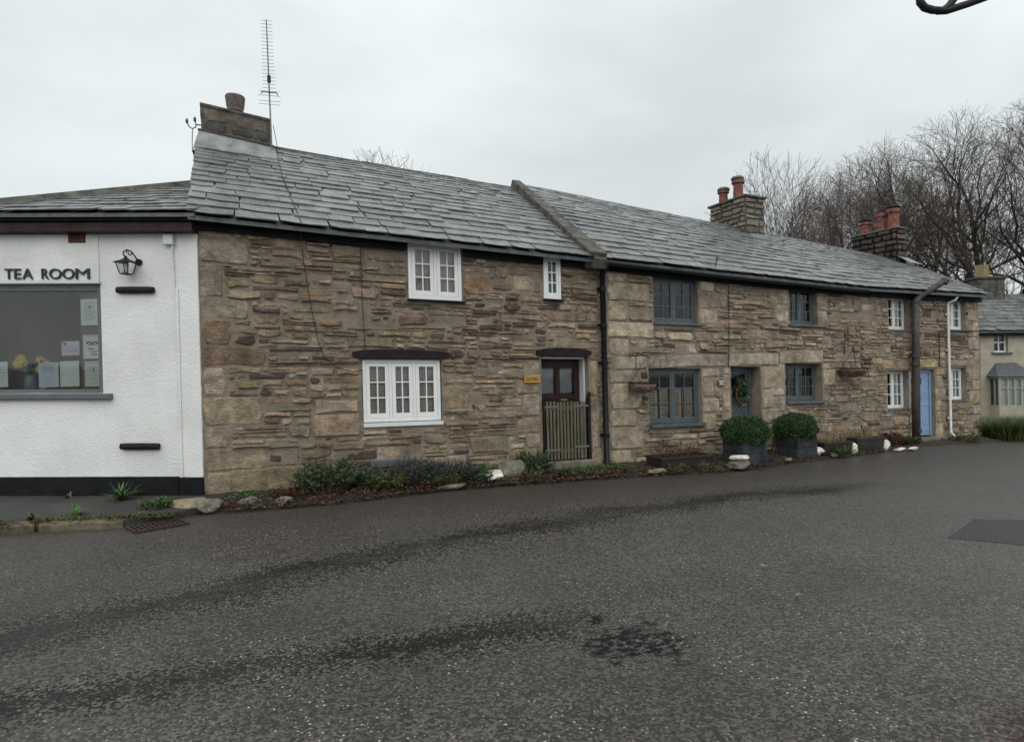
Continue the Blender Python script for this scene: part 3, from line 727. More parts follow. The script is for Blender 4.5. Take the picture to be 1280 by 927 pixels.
def slates(roof, EL, ER, RL, RR_, exposures, wr, seed, skip=None, lift=0.012):
    """EL, ER: left and right ends of the eave; RL, RR_: of the ridge (street coordinates)"""
    rr = random.Random(seed); EL, ER, RL, RR_ = [W(*p) for p in (EL, ER, RL, RR_)]; org = ORG[roof.name]
    tot = sum(exposures); s = 0.0
    def P(u, v): return (EL*(1-u) + ER*u)*(1-v) + (RL*(1-u) + RR_*u)*v
    slen = ((RL-EL).length + (RR_-ER).length)/2
    for ci, ex in enumerate(exposures):
        v = s/tot; real = ex/tot*slen; width = (P(1, v)-P(0, v)).length; x = -rr.uniform(0, wr[0]*0.7)
        while x < width-0.03:
            w = rr.uniform(*wr)*(1.0 - 0.25*ci/len(exposures)); a = max(0, x); b = min(width, x+w)
            if width-b < 0.14: b = width
            if b-a > 0.06:
                u = (a+b)/2/width; p = P(u, v); ex_ = (P(min(1, u+.02), v)-P(max(0, u-.02), v)).normalized(); up = (P(u, min(1, v+.03))-P(u, max(0, v-.03)))
                up = (up - ex_*up.dot(ex_)).normalized(); nn = ex_.cross(up)
                if skip is None or not skip(p, (a+b)/2, v):
                    tilt = 0.064 + rr.uniform(-0.012, 0.016); up2 = (up*math.cos(tilt) - nn*math.sin(tilt)).normalized(); n2 = ex_.cross(up2)
                    rz = rr.gauss(0, 0.010); e2 = (ex_*math.cos(rz) + up2*math.sin(rz)); u2 = n2.cross(e2)
                    sag = 0.012*nz3(p.x*0.8, v*3, seed) + rr.uniform(0, 0.006)
                    q = p + nn*(lift + 0.040 + sag) - up2*rr.uniform(0.0, 0.02) - org
                    ln = real*1.5 + 0.05; sw_ = (b-a)-rr.uniform(0.002, 0.010)
                    o = bpy.data.objects.new('slate', rr.choice(SLATES)); col.objects.link(o); o.parent = roof
                    M = Matrix(((e2.x*sw_, u2.x*ln, n2.x, q.x), (e2.y*sw_, u2.y*ln, n2.y, q.y), (e2.z*sw_, u2.z*ln, n2.z, q.z), (0, 0, 0, 1)))
                    if v + 1.5*ex/tot > 1.0: 
                        ln2 = max(0.08, (1-v)*slen); M = Matrix(((e2.x*sw_, u2.x*ln2, n2.x, q.x), (e2.y*sw_, u2.y*ln2, n2.y, q.y), (e2.z*sw_, u2.z*ln2, n2.z, q.z), (0, 0, 0, 1)))
                    o.matrix_local = M
            x = b if x < 0 else x+w
            if b >= width: break
        s += ex
def roof_under(root, EL, ER, RL, RR_, BL, BR, th=0.06):
    mb = MB(); 
    EL, ER, RL, RR_, BL, BR = [Vector(p) for p in (EL, ER, RL, RR_, BL, BR)]; d = Vector((0, 0, -th))
    mb.add([EL, ER, RR_, RL, EL+d, ER+d, RR_+d, RL+d], [(0, 1, 2, 3), (7, 6, 5, 4), (0, 4, 5, 1), (0, 3, 7, 4), (1, 5, 6, 2)])
    mb.add([RL, RR_, BR, BL, RL+d, RR_+d, BR+d, BL+d], [(0, 1, 2, 3), (7, 6, 5, 4), (2, 6, 7, 3), (0, 3, 7, 4), (1, 5, 6, 2)])
    return mb.build('roof', 'grey_slate', root)
def ridge_tiles(root, a, b, n, mat='coping_stone', r_=0.11):
    a, b = Vector(a), Vector(b); rr = random.Random(n)
    for i in range(n):
        p, q = a+(b-a)*(i/n)+Vector((0.004, 0, 0)), a+(b-a)*((i+1)/n)-Vector((0.004, 0, 0)); k = MB(); h = 0.035+rr.uniform(-.008, .008)
        prof = [(-r_*1.1, -0.075), (-r_*0.55, h*0.3), (0, h), (r_*0.55, h*0.3), (r_*1.1, -0.075), (0, -0.02)]
        vs = [(p.x, p.y+y, p.z+z) for y, z in prof] + [(q.x, q.y+y, q.z+z) for y, z in prof]; m = len(prof)
        k.add(vs, [(j, (j+1) % m, m+(j+1) % m, m+j) for j in range(m)] + [tuple(range(m))[::-1], tuple(range(m, 2*m))]); k.build('ridge_tile', mat, root)
def shell(root, x0, x1, h, ridge0, ridge1, left=True, right=True, D=6.2, xr_back=None):
    mb = MB(); y0 = 0.06
    mb.add([(x0, D, -0.2), (x1, D, -0.2), (x1, D, h), (x0, D, h)], [(0, 1, 2, 3)])
    for x, rd, do in ((x0+0.002, ridge0, left), (x1-0.002, ridge1, right)):
        if do: mb.add([(x, 0.0, -0.2), (x, D, -0.2), (x, D, h), (x, D/2, rd-0.1), (x, 0.0, h)], [(0, 1, 2, 3, 4)])
    mb.build('gable_wall', 'mortar', root)
    f = MB(); f.add([(x0, 0.02, 0.12), (x1, 0.02, 0.12), (x1, D, 0.12), (x0, D, 0.12)], [(0, 1, 2, 3)]); f.add([(x0, 0.5, 2.2), (x1, 0.5, 2.2), (x1, D, 2.2), (x0, D, 2.2)], [(0, 1, 2, 3)])
    f.build('floor_boards', 'interior', root)
def pot(root, x, y, w, r_, h, mat, flare=1.18, squat=False):
    m = MB()
    if squat: prof = [(r_*.75, 0), (r_*.75, h*.22), (r_*.95, h*.30), (r_*.90, h*.38), (r_*1.0, h*.55), (r_*1.12, h*.95), (r_*1.08, h), (r_*.9, h), (r_*.8, h*.8)]
    else: prof = [(r_, 0), (r_*.92, h*.5), (r_*.88, h*.8), (r_*flare, h*.82), (r_*flare, h*.92), (r_*1.02, h), (r_*.8, h), (r_*.75, h*.8)]
    m.lathe((x, y, w), prof, 14); return m.build('chimney_pot', mat, root, smooth=False)

# rubble-built stack: core mesh plus individual stones on the two faces one sees
def stack(root, x0, x1, y0, y1, w0, w1, mat, seed, pal, taper=0.02, tilt=0.0, cap='coping_stone', capo=0.05, capt=0.07):
    t_ = taper; c = MB()
    vs = [(x0, y0, w0), (x1, y0, w0), (x1, y1, w0), (x0, y1, w0), (x0+t_, y0+t_, w1+tilt), (x1-t_, y0+t_, w1), (x1-t_, y1-t_, w1), (x0+t_, y1-t_, w1+tilt)]
    c.add(vs, [(0, 1, 5, 4), (1, 2, 6, 5), (2, 3, 7, 6), (3, 0, 4, 7), (4, 5, 6, 7)]); st = c.build('chimney_stack', mat, root)
    rr = random.Random(seed)
    for face in ('front', 'left'):
        L = (x1-x0) if face == 'front' else (y1-y0); w = w0
        while w < w1-0.05:
            h = min(rr.uniform(0.10, 0.20), w1-w); s = 0
            if w1-w-h < 0.06: h = w1-w
            while s < L-0.02:
                l = min(rr.uniform(0.18, 0.5), L-s)
                if L-s-l < 0.1: l = L-s
                vs, fs = stone_shape(rr, s, s+l, w, w+h, rr.uniform(0.026, 0.042)); 
                if face == 'front': vs = [(x0+a, y0+0.004+y*0.8, z + tilt*(1-a/L)*((z-w0)/(w1-w0))) for a, y, z in vs]
                else: vs = [(x0+0.004+y*0.8, y1-a, z + tilt*((z-w0)/(w1-w0))) for a, y, z in vs]
                m = MB(); m.add(vs, fs); m.build('stone', 'stone', st, tint=[tint_pick(rr, 0, 0, pal)]*len(vs)); s += l
            w += h
    if cap:
        m = MB(); o_ = capo
        vs = [(x, y, z) for z in (0, capt) for x, y in ((x0-o_, y0-o_), (x1+o_, y0-o_), (x1+o_, y1+o_), (x0-o_, y1+o_))]
        vs = [(x, y, w1 + z + tilt*(x1-x)/(x1-x0)) for x, y, z in vs]
        m.add(vs, [(3, 2, 1, 0), (4, 5, 6, 7), (0, 1, 5, 4), (1, 2, 6, 5), (2, 3, 7, 6), (3, 0, 4, 7)]); m.build('cap', cap, st, bevel=0.012)
    return st

#@@COTTAGES
# ================================================================== cottage 1
def cottage_one():
    root = empty('stone_cottage', 3.2, 0.0, 0.0, 'brown rubble stone cottage with white casement windows and wooden lintels next to the tea room', 'cottage', 'stone cottages in the terrace')
    rr = random.Random(11); x0, x1, top = 0.0, 6.44, 3.84
    ops = [(2.185, 3.45, 0.985, 1.965, 0.35, 0.10), (2.93, 3.83, 2.90, 3.84, 0.35, 0.05), (5.33, 5.675, 3.02, 3.84, 0.35, 0.05), (5.255, 6.205, 0.20, 2.03, 0.35, 0.2)]
    QT = [GRY, BRN, (0.36, 0.32, 0.26), (0.31, 0.26, 0.195)]
    fx = quoins(rr, 0.0, 1, 0.0, 3.8, QT + [(0.27, 0.20, 0.14)], (0.28, 0.5), (0.35, 0.8), 0.012)
    fx += [(2.03, 3.58, 1.965, 2.125, None, 0), (5.14, 6.26, 2.03, 2.17, None, 0)]
    fx += quoins(rr, 5.235, -1, 0.45, 1.95, [GRY, BRN], (0.25, 0.4), (0.3, 0.5), 0.015)
    fx += quoins(rr, 6.225, 1, 0.0, 1.98, [GRY, BUF, BRN], (0.3, 0.5), (0.205, 0.205), 0.012)
    fx += [(3.47, 3.95, 1.15, 1.55, (0.34, 0.26, 0.175), 0.012), (3.9, 4.6, 0.42, 0.70, OLV, 0.03), (4.6, 5.25, 0.20, 0.45, OLV, 0.03), (3.2, 3.85, 0.10, 0.42, GRY, 0.03), (4.75, 5.3, 3.12, 3.40, BUF, 0.02), (3.86, 4.35, 3.02, 3.36, (0.37, 0.26, 0.175), 0.018), (1.45, 2.15, 0.80, 1.15, BRN, 0.03), (2.35, 3.1, 0.35, 0.62, GRY, 0.028), (1.9, 2.4, 0.42, 0.58, DRK, 0.012), (0.3, 1.3, 0.05, 0.42, OLV, 0.03)]
    def zone(x, w):
        if 3.7 < x + 0.3*nz3(x, w, 3) < 5.3 and 1.75 < w < 2.9: return P1R
        if w < 0.75: return P1D
        return P1
    rubble_wall(root, x0, x1, top, ops, fx, P1, 101, zone, hmean=0.10, lmean=0.36, bigp=0.22)
    shell(root, x0, x1, 3.8, 6.02, 5.90)
    # roof
    EL, ER, RL, RR_ = (-0.09, -0.25, 3.845), (6.30, -0.25, 3.745), (-0.09, 3.1, 6.04), (6.30, 3.1, 5.87)
    roof = roof_under(root, EL, ER, RL, RR_, (-0.09, 6.4, 3.7), (6.30, 6.4, 3.7))
    ex = [0.295 - 0.0085*i for i in range(18)]
    slates(roof, (-0.11, -0.27, 3.835), (6.28, -0.27, 3.735), RL, RR_, ex, (0.34, 0.76), 21)
    ridge_tiles(roof, (1.2, 3.1, 6.07), (6.30, 3.1, 5.92), 9)
    f = MB(); f.add([(-0.05, -0.10, 3.68), (6.3, -0.10, 3.58), (6.3, -0.10, 3.74), (-0.05, -0.10, 3.84), (-0.05, -0.03, 3.68), (6.3, -0.03, 3.58), (6.3, -0.03, 3.74), (-0.05, -0.03, 3.84)], [(0, 1, 2, 3), (0, 4, 5, 1), (0, 3, 7, 4), (1, 5, 6, 2)])
    # windows break through the board: two cut pieces only between the windows
    segs = [(-0.05, 2.90), (3.86, 5.30), (5.70, 6.3)]; f = MB()
    for a, b in segs:
        za, zb = 3.70-0.0157*(a+.05), 3.70-0.0157*(b+.05); f.add([(a, -0.09, za), (b, -0.09, zb), (b, -0.09, zb+.17), (a, -0.09, za+.17), (a, -0.034, za), (b, -0.034, zb), (b, -0.034, zb+.17), (a, -0.034, za+.17)], [(0, 1, 2, 3), (0, 4, 5, 1), (0, 3, 7, 4), (1, 2, 6, 5), (4, 7, 6, 5)])
    f.build('eaves_board', 'soffit', root)
    # chimney
    st = stack(root, 0.02, 1.14, 2.72, 3.42, 5.60, 6.40, 'coping_stone', 31, [(3, (0.10, 0.09, 0.082)), (2, (0.15, 0.13, 0.11)), (1, (0.24, 0.21, 0.17))], taper=-0.015, tilt=0.09, cap='coping_stone', capo=0.03, capt=0.06)
    m = MB(); a = [(-0.13, 2.30, 5.55), (1.30, 2.30, 5.50), (1.19, 2.67, 5.93), (-0.03, 2.67, 6.05), (-0.12, 3.5, 5.60), (1.24, 3.5, 5.56), (1.20, 3.45, 5.84), (-0.04, 3.45, 5.98)]
    m.add(a, [(0, 1, 2, 3), (1, 5, 6, 2), (4, 0, 3, 7), (2, 6, 7, 3)]); m.build('flashing', 'lead', st)
    m = MB(); m.add([(-0.05, 2.64, 6.055), (1.21, 2.64, 5.945), (1.21, 2.72, 5.985), (-0.05, 2.72, 6.095), (-0.05, 2.66, 6.03), (1.21, 2.66, 5.92), (1.21, 2.72, 5.93), (-0.05, 2.72, 6.04)], [(0, 1, 2, 3), (4, 5, 1, 0), (7, 6, 5, 4), (1, 5, 6, 2), (0, 3, 7, 4)]); m.build('drip_slate', 'grey_slate', st)
    pot(st, 0.57, 3.05, 6.50, 0.155, 0.40, 'old_pot', squat=True)
    # windows
    window(root, 2.20, 3.435, 0.99, 1.955, 0.02, 'white_paint', 3, 2, 3, 0.05, 0.055, 'greywhite_paint', 0.02, 0.075, -0.03, ('louvre', 'shutter_pink'), label='three-light white casement with louvred shutters under a timber lintel')
    window(root, 2.94, 3.82, 2.91, 3.80, -0.035, 'white_paint', 2, 2, 3, 0.055, 0.055, 'soffit', 0.05, 0.03, -0.09, ('louvre', 'shutter_pink'), label='two-light white casement tucked under the eaves')
    window(root, 5.335, 5.67, 3.03, 3.76, -0.035, 'white_paint', 1, 2, 3, 0.045, 0.04, 'soffit', 0.05, 0.03, -0.09, ('lowcurtain', 'curtain_grey'), label='tiny single white casement above the door')
    # timber lintels
    def lintel(a, b, c, d, y):
        m = MB(); n = 9
        for i in range(n+1):
            x = a+(b-a)*i/n; j = lambda s: 0.012*nz3(x*5, s, 4); sag = 0.05*math.sin(PI*i/n)*0.6
            e_ = 0.03 if i in (0, n) else 0
            m.v += [(x, y, c+j(1)+e_), (x, y, d+j(2)+sag-e_*.5), (x, 0.2, d+j(2)+sag-e_*.5), (x, 0.2, c+j(1)+e_)]
        for i in range(n):
            for j in range(4): p = i*4+j; q = i*4+(j+1) % 4; m.f.append((p, q, q+4, p+4)); m.mi.append(0)
        m.f += [(3, 2, 1, 0), (n*4, n*4+1, n*4+2, n*4+3)]; m.mi += [0, 0]
        return m.build('lintel', 'dark_timber', root)
    lintel(2.05, 3.58, 1.965, 2.085, -0.055); lintel(5.16, 6.25, 2.035, 2.15, -0.055)
    # door
    d = MB(); y = 0.24; a, b, c, e_ = 5.265, 6.16, 0.22, 1.985
    d.box(a, a+0.11, y, y+0.05, c, e_); d.box(b-0.11, b, y, y+0.05, c, e_); d.box(a+.11, b-.11, y+.001, y+.05, 1.83, e_); d.box(a+.11, b-.11, y+.001, y+.05, 1.27, 1.36)
    d.box((a+b)/2-0.045, (a+b)/2+0.045, y+.002, y+.05, 1.36, 1.83)
    door = d.build('door', 'door_brown', root, bevel=0.004); door['label'] = 'dark brown boarded door with two small panes'
    for i in range(8):
        p = a+.11+(b-a-.22)*i/8; m = MB(); m.box(p+.003, p+(b-a-.22)/8-.003, y+.012, y+.045, c, 1.27); m.build('board', 'door_brown', door, bevel=0.004)
    for p, q in ((a+.11, (a+b)/2-.045), ((a+b)/2+.045, b-.11)):
        m = MB(); m.add([(p, y+.03, 1.36), (q, y+.03, 1.36), (q, y+.03, 1.83), (p, y+.03, 1.83)], [(0, 1, 2, 3)]); m.build('pane', 'glass', door)
        m = MB(); n = 12
        for i in range(n+1): x = p+.01+(q-p-.02)*i/n; yy = y+.075+.012*math.sin(i*1.6); m.v += [(x, yy, 1.38), (x, yy, 1.82)]
        for i in range(n): m.f.append((2*i, 2*i+2, 2*i+3, 2*i+1)); m.mi.append(0)
        m.build('net_curtain', 'curtain_grey', door, smooth=True)
    m = MB(); m.box(6.165, 6.20, 0.10, 0.30, 0.2, 2.02); m.box(5.258, 6.165, 0.06, 0.20, 1.99, 2.025); m.build('door_frame', 'greywhite_paint', root, bevel=0.004)
    m = MB(); m.box(5.20, 6.26, -0.16, 0.26, 0.02, 0.205); m.build('doorstep', 'step_stone', root, bevel=0.015)
    return root
C1 = cottage_one()

# ================================================================== cottages 2 and 3 (one roof line)
def eave2(x): 
    pts = [(6.4, 3.795), (9.1, 3.735), (12.8, 3.68), (16.3, 3.705), (18.2, 3.77)]
    for a, b in zip(pts, pts[1:]):
        if x <= b[0]: return a[1]+(b[1]-a[1])*(x-a[0])/(b[0]-a[0])
    return pts[-1][1]
def ridge2(x): return 6.04 - 0.0525*(x-6.35)
XM = 13.52
def board_door(root, a, b, c, e_, y, mat, n=6, glass=None, label=None):
    d = MB(); d.box(a, a+.06, y-0.02, y+.06, c, e_); d.box(b-.06, b, y-0.02, y+.06, c, e_); d.box(a+.06, b-.06, y-0.018, y+.06, e_-.06, e_)
    door = d.build('door', mat, root, bevel=0.004)
    if label: door['label'] = label
    gt = glass or e_-.06
    for i in range(n):
        p = a+.065+(b-a-.13)*i/n; m = MB(); m.box(p+.003, p+(b-a-.13)/n-.003, y+.012, y+.045, c+.02, gt); m.build('board', mat, door, bevel=0.004)
    for z0_, z1_ in ((.12, .24), (.75, .85)): m = MB(); m.box(a+.07, b-.07, y+.002, y+.012, c+z0_, c+z1_); m.build('ledge', mat, door)
    if glass:
        m = MB(); m.box(a+.065, b-.065, y+.005, y+.045, gt, gt+.06); m.box(a+.065, b-.065, y+.005, y+.045, e_-.13, e_-.06); m.box(a+.065, a+.13, y+.006, y+.045, gt+.06, e_-.13); m.box(b-.13, b-.065, y+.006, y+.045, gt+.06, e_-.13); m.build('glazing_frame', mat, door)
        m = MB(); m.add([(a+.13, y+.025, gt+.06), (b-.13, y+.025, gt+.06), (b-.13, y+.025, e_-.13), (a+.13, y+.025, e_-.13)], [(0, 1, 2, 3)]); m.build('pane', 'glass', door)
    m = MB(); m.tube([(a+.12, y-.01, c+.95), (a+.12, y-.05, c+.95), (a+.20, y-.05, c+.95)], 0.010, 6); m.build('handle', 'iron', door)
    return door
def cottage_two():
    root = empty('stone_cottage', 10.0, 0.0, 0.0, 'buff stone cottage in mid terrace with slate-blue windows and granite lintels', 'cottage', 'stone cottages in the terrace')
    rr = random.Random(12); x0, x1, top = 6.44, XM, 3.76
    ops = [(7.69, 8.775, 2.70, 3.58, 0.45, 0.09), (7.535, 8.805, 0.76, 1.825, 0.45, 0.14), (9.585, 10.39, 0.14, 1.865, 0.5, 0.14), (11.28, 12.14, 2.775, 3.58, 0.45, 0.08), (11.12, 12.24, 1.13, 1.935, 0.45, 0.1)]
    fx = []
    for a, b, c, d in ((6.70, 7.52, 1.80, 2.05), (7.52, 9.48, 1.835, 2.09), (9.50, 10.92, 1.885, 2.15), (10.94, 12.28, 1.945, 2.22)): fx.append((a, b, c, d, tuple(v*rr.uniform(.92, 1.08) for v in GRN), 0.028, 0.03))
    for a, b in ((7.6, 8.9), (11.2, 12.25)): fx.append((a, b, 3.585, 3.75, GRN, 0.02))
    B = [GRN, BUF, GRY, (0.385, 0.335, 0.262)]
    fx += quoins(rr, 6.62, 1, 0.0, 1.8, B, (0.3, 0.5), (0.5, 0.9), 0.02) + quoins(rr, 6.62, 1, 2.07, 3.74, B, (0.3, 0.5), (0.45, 1.05), 0.02)
    fx += quoins(rr, 8.825, 1, 0.6, 1.84, B, (0.3, 0.5), (0.3, 0.5), 0.016) + quoins(rr, 8.795, 1, 2.7, 3.7, B, (0.3, 0.4), (0.4, 0.7), 0.018)
    fx += quoins(rr, 9.565, -1, 0.2, 1.84, B, (0.3, 0.5), (0.2, 0.24), 0.016) + quoins(rr, 10.41, 1, 0.2, 1.88, B, (0.3, 0.5), (0.3, 0.62), 0.016)
    fx += quoins(rr, 11.26, -1, 2.8, 3.7, B, (0.3, 0.4), (0.35, 0.6), 0.018) + quoins(rr, 12.16, 1, 2.75, 3.7, B, (0.3, 0.4), (0.25, 0.4), 0.016)
    fx += quoins(rr, 11.10, -1, 0.9, 1.94, B, (0.3, 0.4), (0.2, 0.45), 0.018) + quoins(rr, 12.26, 1, 1.1, 1.95, B, (0.3, 0.4), (0.2, 0.4), 0.018)
    def zone(x, w): return P1D if w < 0.35 else P2
    rubble_wall(root, x0, x1, top, ops, fx, P2, 202, zone, hmean=0.13, lmean=0.36, bigp=0.4)
    shell(root, x0, x1, 3.66, ridge2(x0)-.12, ridge2(x1)-.12, right=False)
    E1, E2, Q1, Q2 = (6.42, -0.25, eave2(6.42)-.045), (XM, -0.25, eave2(XM)-.045), (6.42, 3.1, ridge2(6.42)-.04), (XM, 3.1, ridge2(XM)-.04)
    roof = roof_under(root, E1, E2, Q1, Q2, (6.42, 6.4, 3.6), (XM, 6.4, 3.6))
    ex = [0.285 - 0.008*i for i in range(18)]
    slates(roof, (6.44, -0.27, E1[2]-.01), (XM, -0.27, E2[2]-.01), (6.44, 3.1, Q1[2]), Q2, ex, (0.36, 0.74), 22)
    ridge_tiles(roof, (6.42, 3.1, Q1[2]+.03), (12.66, 3.1, ridge2(12.66)-.01), 13)
    # gable coping stones against the lower roof
    A, B_ = Vector((6.29, -0.30, 3.80)), Vector((6.34, 3.12, 6.07)); n = 7
    for i in range(n):
        p, q = A+(B_-A)*(i/n), A+(B_-A)*((i+1)/n); d = (q-p).normalized(); m = MB(); up = Vector((0, -d.z, d.y)).normalized(); hw = 0.18-0.085*i/n
        m.obox((p+q)/2 - up*0.10 + Vector((0, 0, rr.uniform(-.008, .008))), d*((q-p).length/2-0.006), Vector((hw, 0, 0)), up*0.165); m.build('coping_stone', 'coping_stone', root, bevel=0.015)
    m = MB(); m.obox((6.30, -0.20, 3.70), (0.12, 0, 0), (0, 0.16, 0.05), (0, -0.03, 0.10)); m.build('kneeler_stone', 'coping_stone', root, bevel=0.02)
    f = MB(); xs = [6.45, 8.0, 10.0, 12.0, XM]
    for a, b in zip(xs, xs[1:]):
        za, zb = eave2(a)-.20, eave2(b)-.20; f.add([(a, -0.06, za), (b, -0.06, zb), (b, -0.06, zb+.16), (a, -0.06, za+.16), (a, -0.036, za), (b, -0.036, zb)], [(0, 1, 2, 3), (0, 4, 5, 1)])
    f.build('eaves_board', 'soffit', root)
    g = MB(); n = 24
    for i in range(n+1):
        x = 6.46+(XM-6.46)*i/n; z = eave2(x)-.085
        for k in range(7): t_ = PI*k/6; g.v.append((x, -0.225-0.055*math.cos(t_), z-0.055*math.sin(t_)))
        for k in range(7): t_ = PI*(6-k)/6; g.v.append((x, -0.225-0.049*math.cos(t_), z-0.049*math.sin(t_)))
    for i in range(n):
        for k in range(14): a = i*14+k; b = i*14+(k+1) % 14; g.f.append((a, b, b+14, a+14)); g.mi.append(0)
    g.build('gutter', 'iron', root)
    window(root, 7.70, 8.765, 2.71, 3.57, 0.09, 'slateblue_paint', 2, 2, 3, 0.042, 0.032, 'grey_slate', 0.11, 0.05, -0.07, None, label='slate-blue two-light window above the hanging basket')
    window(root, 7.545, 8.795, 0.77, 1.815, 0.09, 'slateblue_paint', 2, 2, 3, 0.045, 0.035, 'grey_slate', 0.05, 0.07, -0.08, ('halflouvre', 'shutter_buff'), label='slate-blue ground floor window with buff half shutters')
    window(root, 11.29, 12.13, 2.785, 3.57, 0.11, 'slateblue_paint', 2, 2, 3, 0.042, 0.030, 'grey_slate', 0.20, 0.05, -0.07, None, label='slate-blue upper window towards the far end')
    window(root, 11.13, 12.23, 1.14, 1.925, 0.17, 'slateblue_paint', 2, 2, 3, 0.042, 0.030, 'grey_slate', 0.06, 0.07, -0.08, ('halflouvre', 'curtain_dark'), label='slate-blue ground floor window beside the clipped bushes')
    board_door(root, 9.60, 10.38, 0.16, 1.85, 0.26, 'slateblue_paint', 5, 1.15, label='slate-blue half glazed door behind the clipped bushes')
    m = MB(); m.box(9.57, 10.40, -0.05, 0.30, 0.0, 0.145); m.build('doorstep', 'step_stone', root, bevel=0.015)
    # chimney at the party wall
    st = stack(root, 12.70, 13.38, 2.52, 3.82, 5.30, 6.36, 'coping_stone', 32, [(3, (0.20, 0.19, 0.165)), (3, (0.25, 0.235, 0.205)), (1, (0.14, 0.13, 0.11))], 0.02, 0.0, 'coping_stone', 0.05, 0.06)
    m = MB(); m.box(12.66, 13.44, 2.34, 2.52, 5.22, 5.36); m.build('flashing', 'lead', st)
    pot(st, 13.02, 3.62, 6.41, 0.13, 0.44, 'terracotta', 1.2); pot(st, 13.05, 3.10, 6.41, 0.14, 0.60, 'terracotta', 1.2)
    for (yy, h) in ((3.62, 6.86), (3.10, 7.02)): m = MB(); m.lathe((13.03, yy, h-.02), [(0.16, 0), (0.175, .03), (0.14, .08), (0.05, .11)], 12); m.build('cowl', 'old_pot', st)
    return root
C2 = cottage_two()
def cottage_three():
    root = empty('stone_cottage', 15.8, 0.0, 0.0, 'stone cottage at the far end of the terrace with white windows and pale blue door', 'cottage', 'stone cottages in the terrace')
    rr = random.Random(13); x0, x1, top = XM, 18.18, 3.76
    ops = [(14.55, 15.35, 2.765, 3.56, 0.45, 0.06), (14.45, 15.26, 0.87, 1.785, 0.45, 0.06), (15.60, 16.27, 0.14, 1.825, 0.45, 0.14), (16.86, 17.60, 2.83, 3.62, 0.45, 0.06), (16.79, 17.60, 1.03, 1.86, 0.45, 0.06)]
    fx = [(14.3, 15.4, 1.80, 2.07, BRN, 0.02), (15.42, 16.42, 1.84, 2.08, (0.38, 0.31, 0.20), 0.03), (16.7, 17.7, 1.88, 2.06, BRN, 0.02)]
    B = [BRN, GRY, BUF]
    fx += quoins(rr, 18.18, -1, 0.0, 3.74, B, (0.25, 0.4), (0.25, 0.5), 0.015)
    fx += quoins(rr, 16.29, 1, 0.1, 1.84, B, (0.25, 0.4), (0.25, 0.42), 0.015)
    rubble_wall(root, x0, x1, top, ops, fx, P3, 303, lambda x, w: P1D if w < 0.4 else P3, hmean=0.11, lmean=0.34, bigp=0.2)
    shell(root, x0, x1, 3.66, ridge2(x0)-.12, ridge2(18.2)-.12, left=False)
    XE, XR = 18.30, 19.95
    E1, E2, Q1, Q2 = (XM, -0.25, eave2(XM)-.045), (XE, -0.25, eave2(18.2)-.045), (XM, 3.1, ridge2(XM)-.04), (XR, 3.1, ridge2(XR)-.04)
    roof = roof_under(root, E1, E2, Q1, Q2, (XM, 6.4, 3.6), (XR, 6.4, 3.6))
    ex = [0.285 - 0.008*i for i in range(18)]
    slates(roof, (XM, -0.27, E1[2]-.01), (XE, -0.27, E2[2]-.01), Q1, Q2, ex, (0.30, 0.68), 23)
    ridge_tiles(roof, (13.5, 3.1, Q1[2]+.03), (XR, 3.1, Q2[2]+.03), 12)
    f = MB(); xs = [XM, 15.0, 16.5, 18.24]
    for a, b in zip(xs, xs[1:]):
        za, zb = eave2(a)-.20, eave2(b)-.20; f.add([(a, -0.06, za), (b, -0.06, zb), (b, -0.06, zb+.16), (a, -0.06, za+.16), (a, -0.036, za), (b, -0.036, zb)], [(0, 1, 2, 3), (0, 4, 5, 1)])
    f.build('eaves_board', 'soffit', root)
    # skewed end wall and rear corner
    m = MB(); m.add([(18.18, 0, -.3), (19.9, 3.1, -.3), (19.9, 6.2, -.3), (19.9, 6.2, 3.6), (19.85, 3.1, 5.2), (18.18, 0, 3.7), (19.9, 3.1, 3.6)], [(0, 1, 6, 4, 5), (1, 2, 3, 4, 6)]); m.build('gable_wall', 'mortar', root)
    kw = dict(fw=0.035, sw=0.026, bar=0.020, sill='grey_slate', sillx=0.04, sillh=0.05)
    window(root, 14.56, 15.34, 2.775, 3.55, 0.13, 'white_paint', 2, 2, 3, sill_y=-0.03, back=('curtain', 'curtain'), label='white upper window left of the brown post', **kw)
    window(root, 14.46, 15.25, 0.88, 1.775, 0.13, 'white_paint', 2, 2, 3, sill_y=-0.03, back=('curtain', 'curtain'), label='white ground floor window left of the brown post', **kw)
    window(root, 16.87, 17.59, 2.84, 3.61, 0.10, 'white_paint', 2, 1, 3, sill_y=-0.03, back=('curtain', 'curtain'), arch=True, label='arched white upper window beside the white pipe', **kw)
    window(root, 16.80, 17.59, 1.04, 1.85, 0.12, 'white_paint', 2, 2, 3, sill_y=-0.03, back=('curtain', 'curtain'), label='white ground floor window beside the white pipe', **kw)
    board_door(root, 15.61, 16.26, 0.16, 1.81, 0.10, 'blue_paint', 4, label='pale blue boarded door')
    m = MB(); m.box(15.72, 15.90, 0.098, 0.106, 1.45, 1.62); m.build('spyhole_pane', 'interior', root)
    m = MB(); m.box(15.58, 16.30, -0.10, 0.12, 0.0, 0.145); m.build('doorstep', 'step_stone', root, bevel=0.015)
    m = MB(); m.box(15.265, 15.30, -0.02, 0.10, 0.2, 1.80); m.build('white_jamb', 'greywhite_paint', root)
    st = stack(root, 18.86, 19.28, 2.52, 4.0, 4.95, 6.14, 'soffit', 33, [(4, (0.07, 0.056, 0.055)), (2, (0.05, 0.042, 0.042)), (1, (0.12, 0.085, 0.075))], 0.02, 0.0, 'grey_slate', 0.03, 0.05)
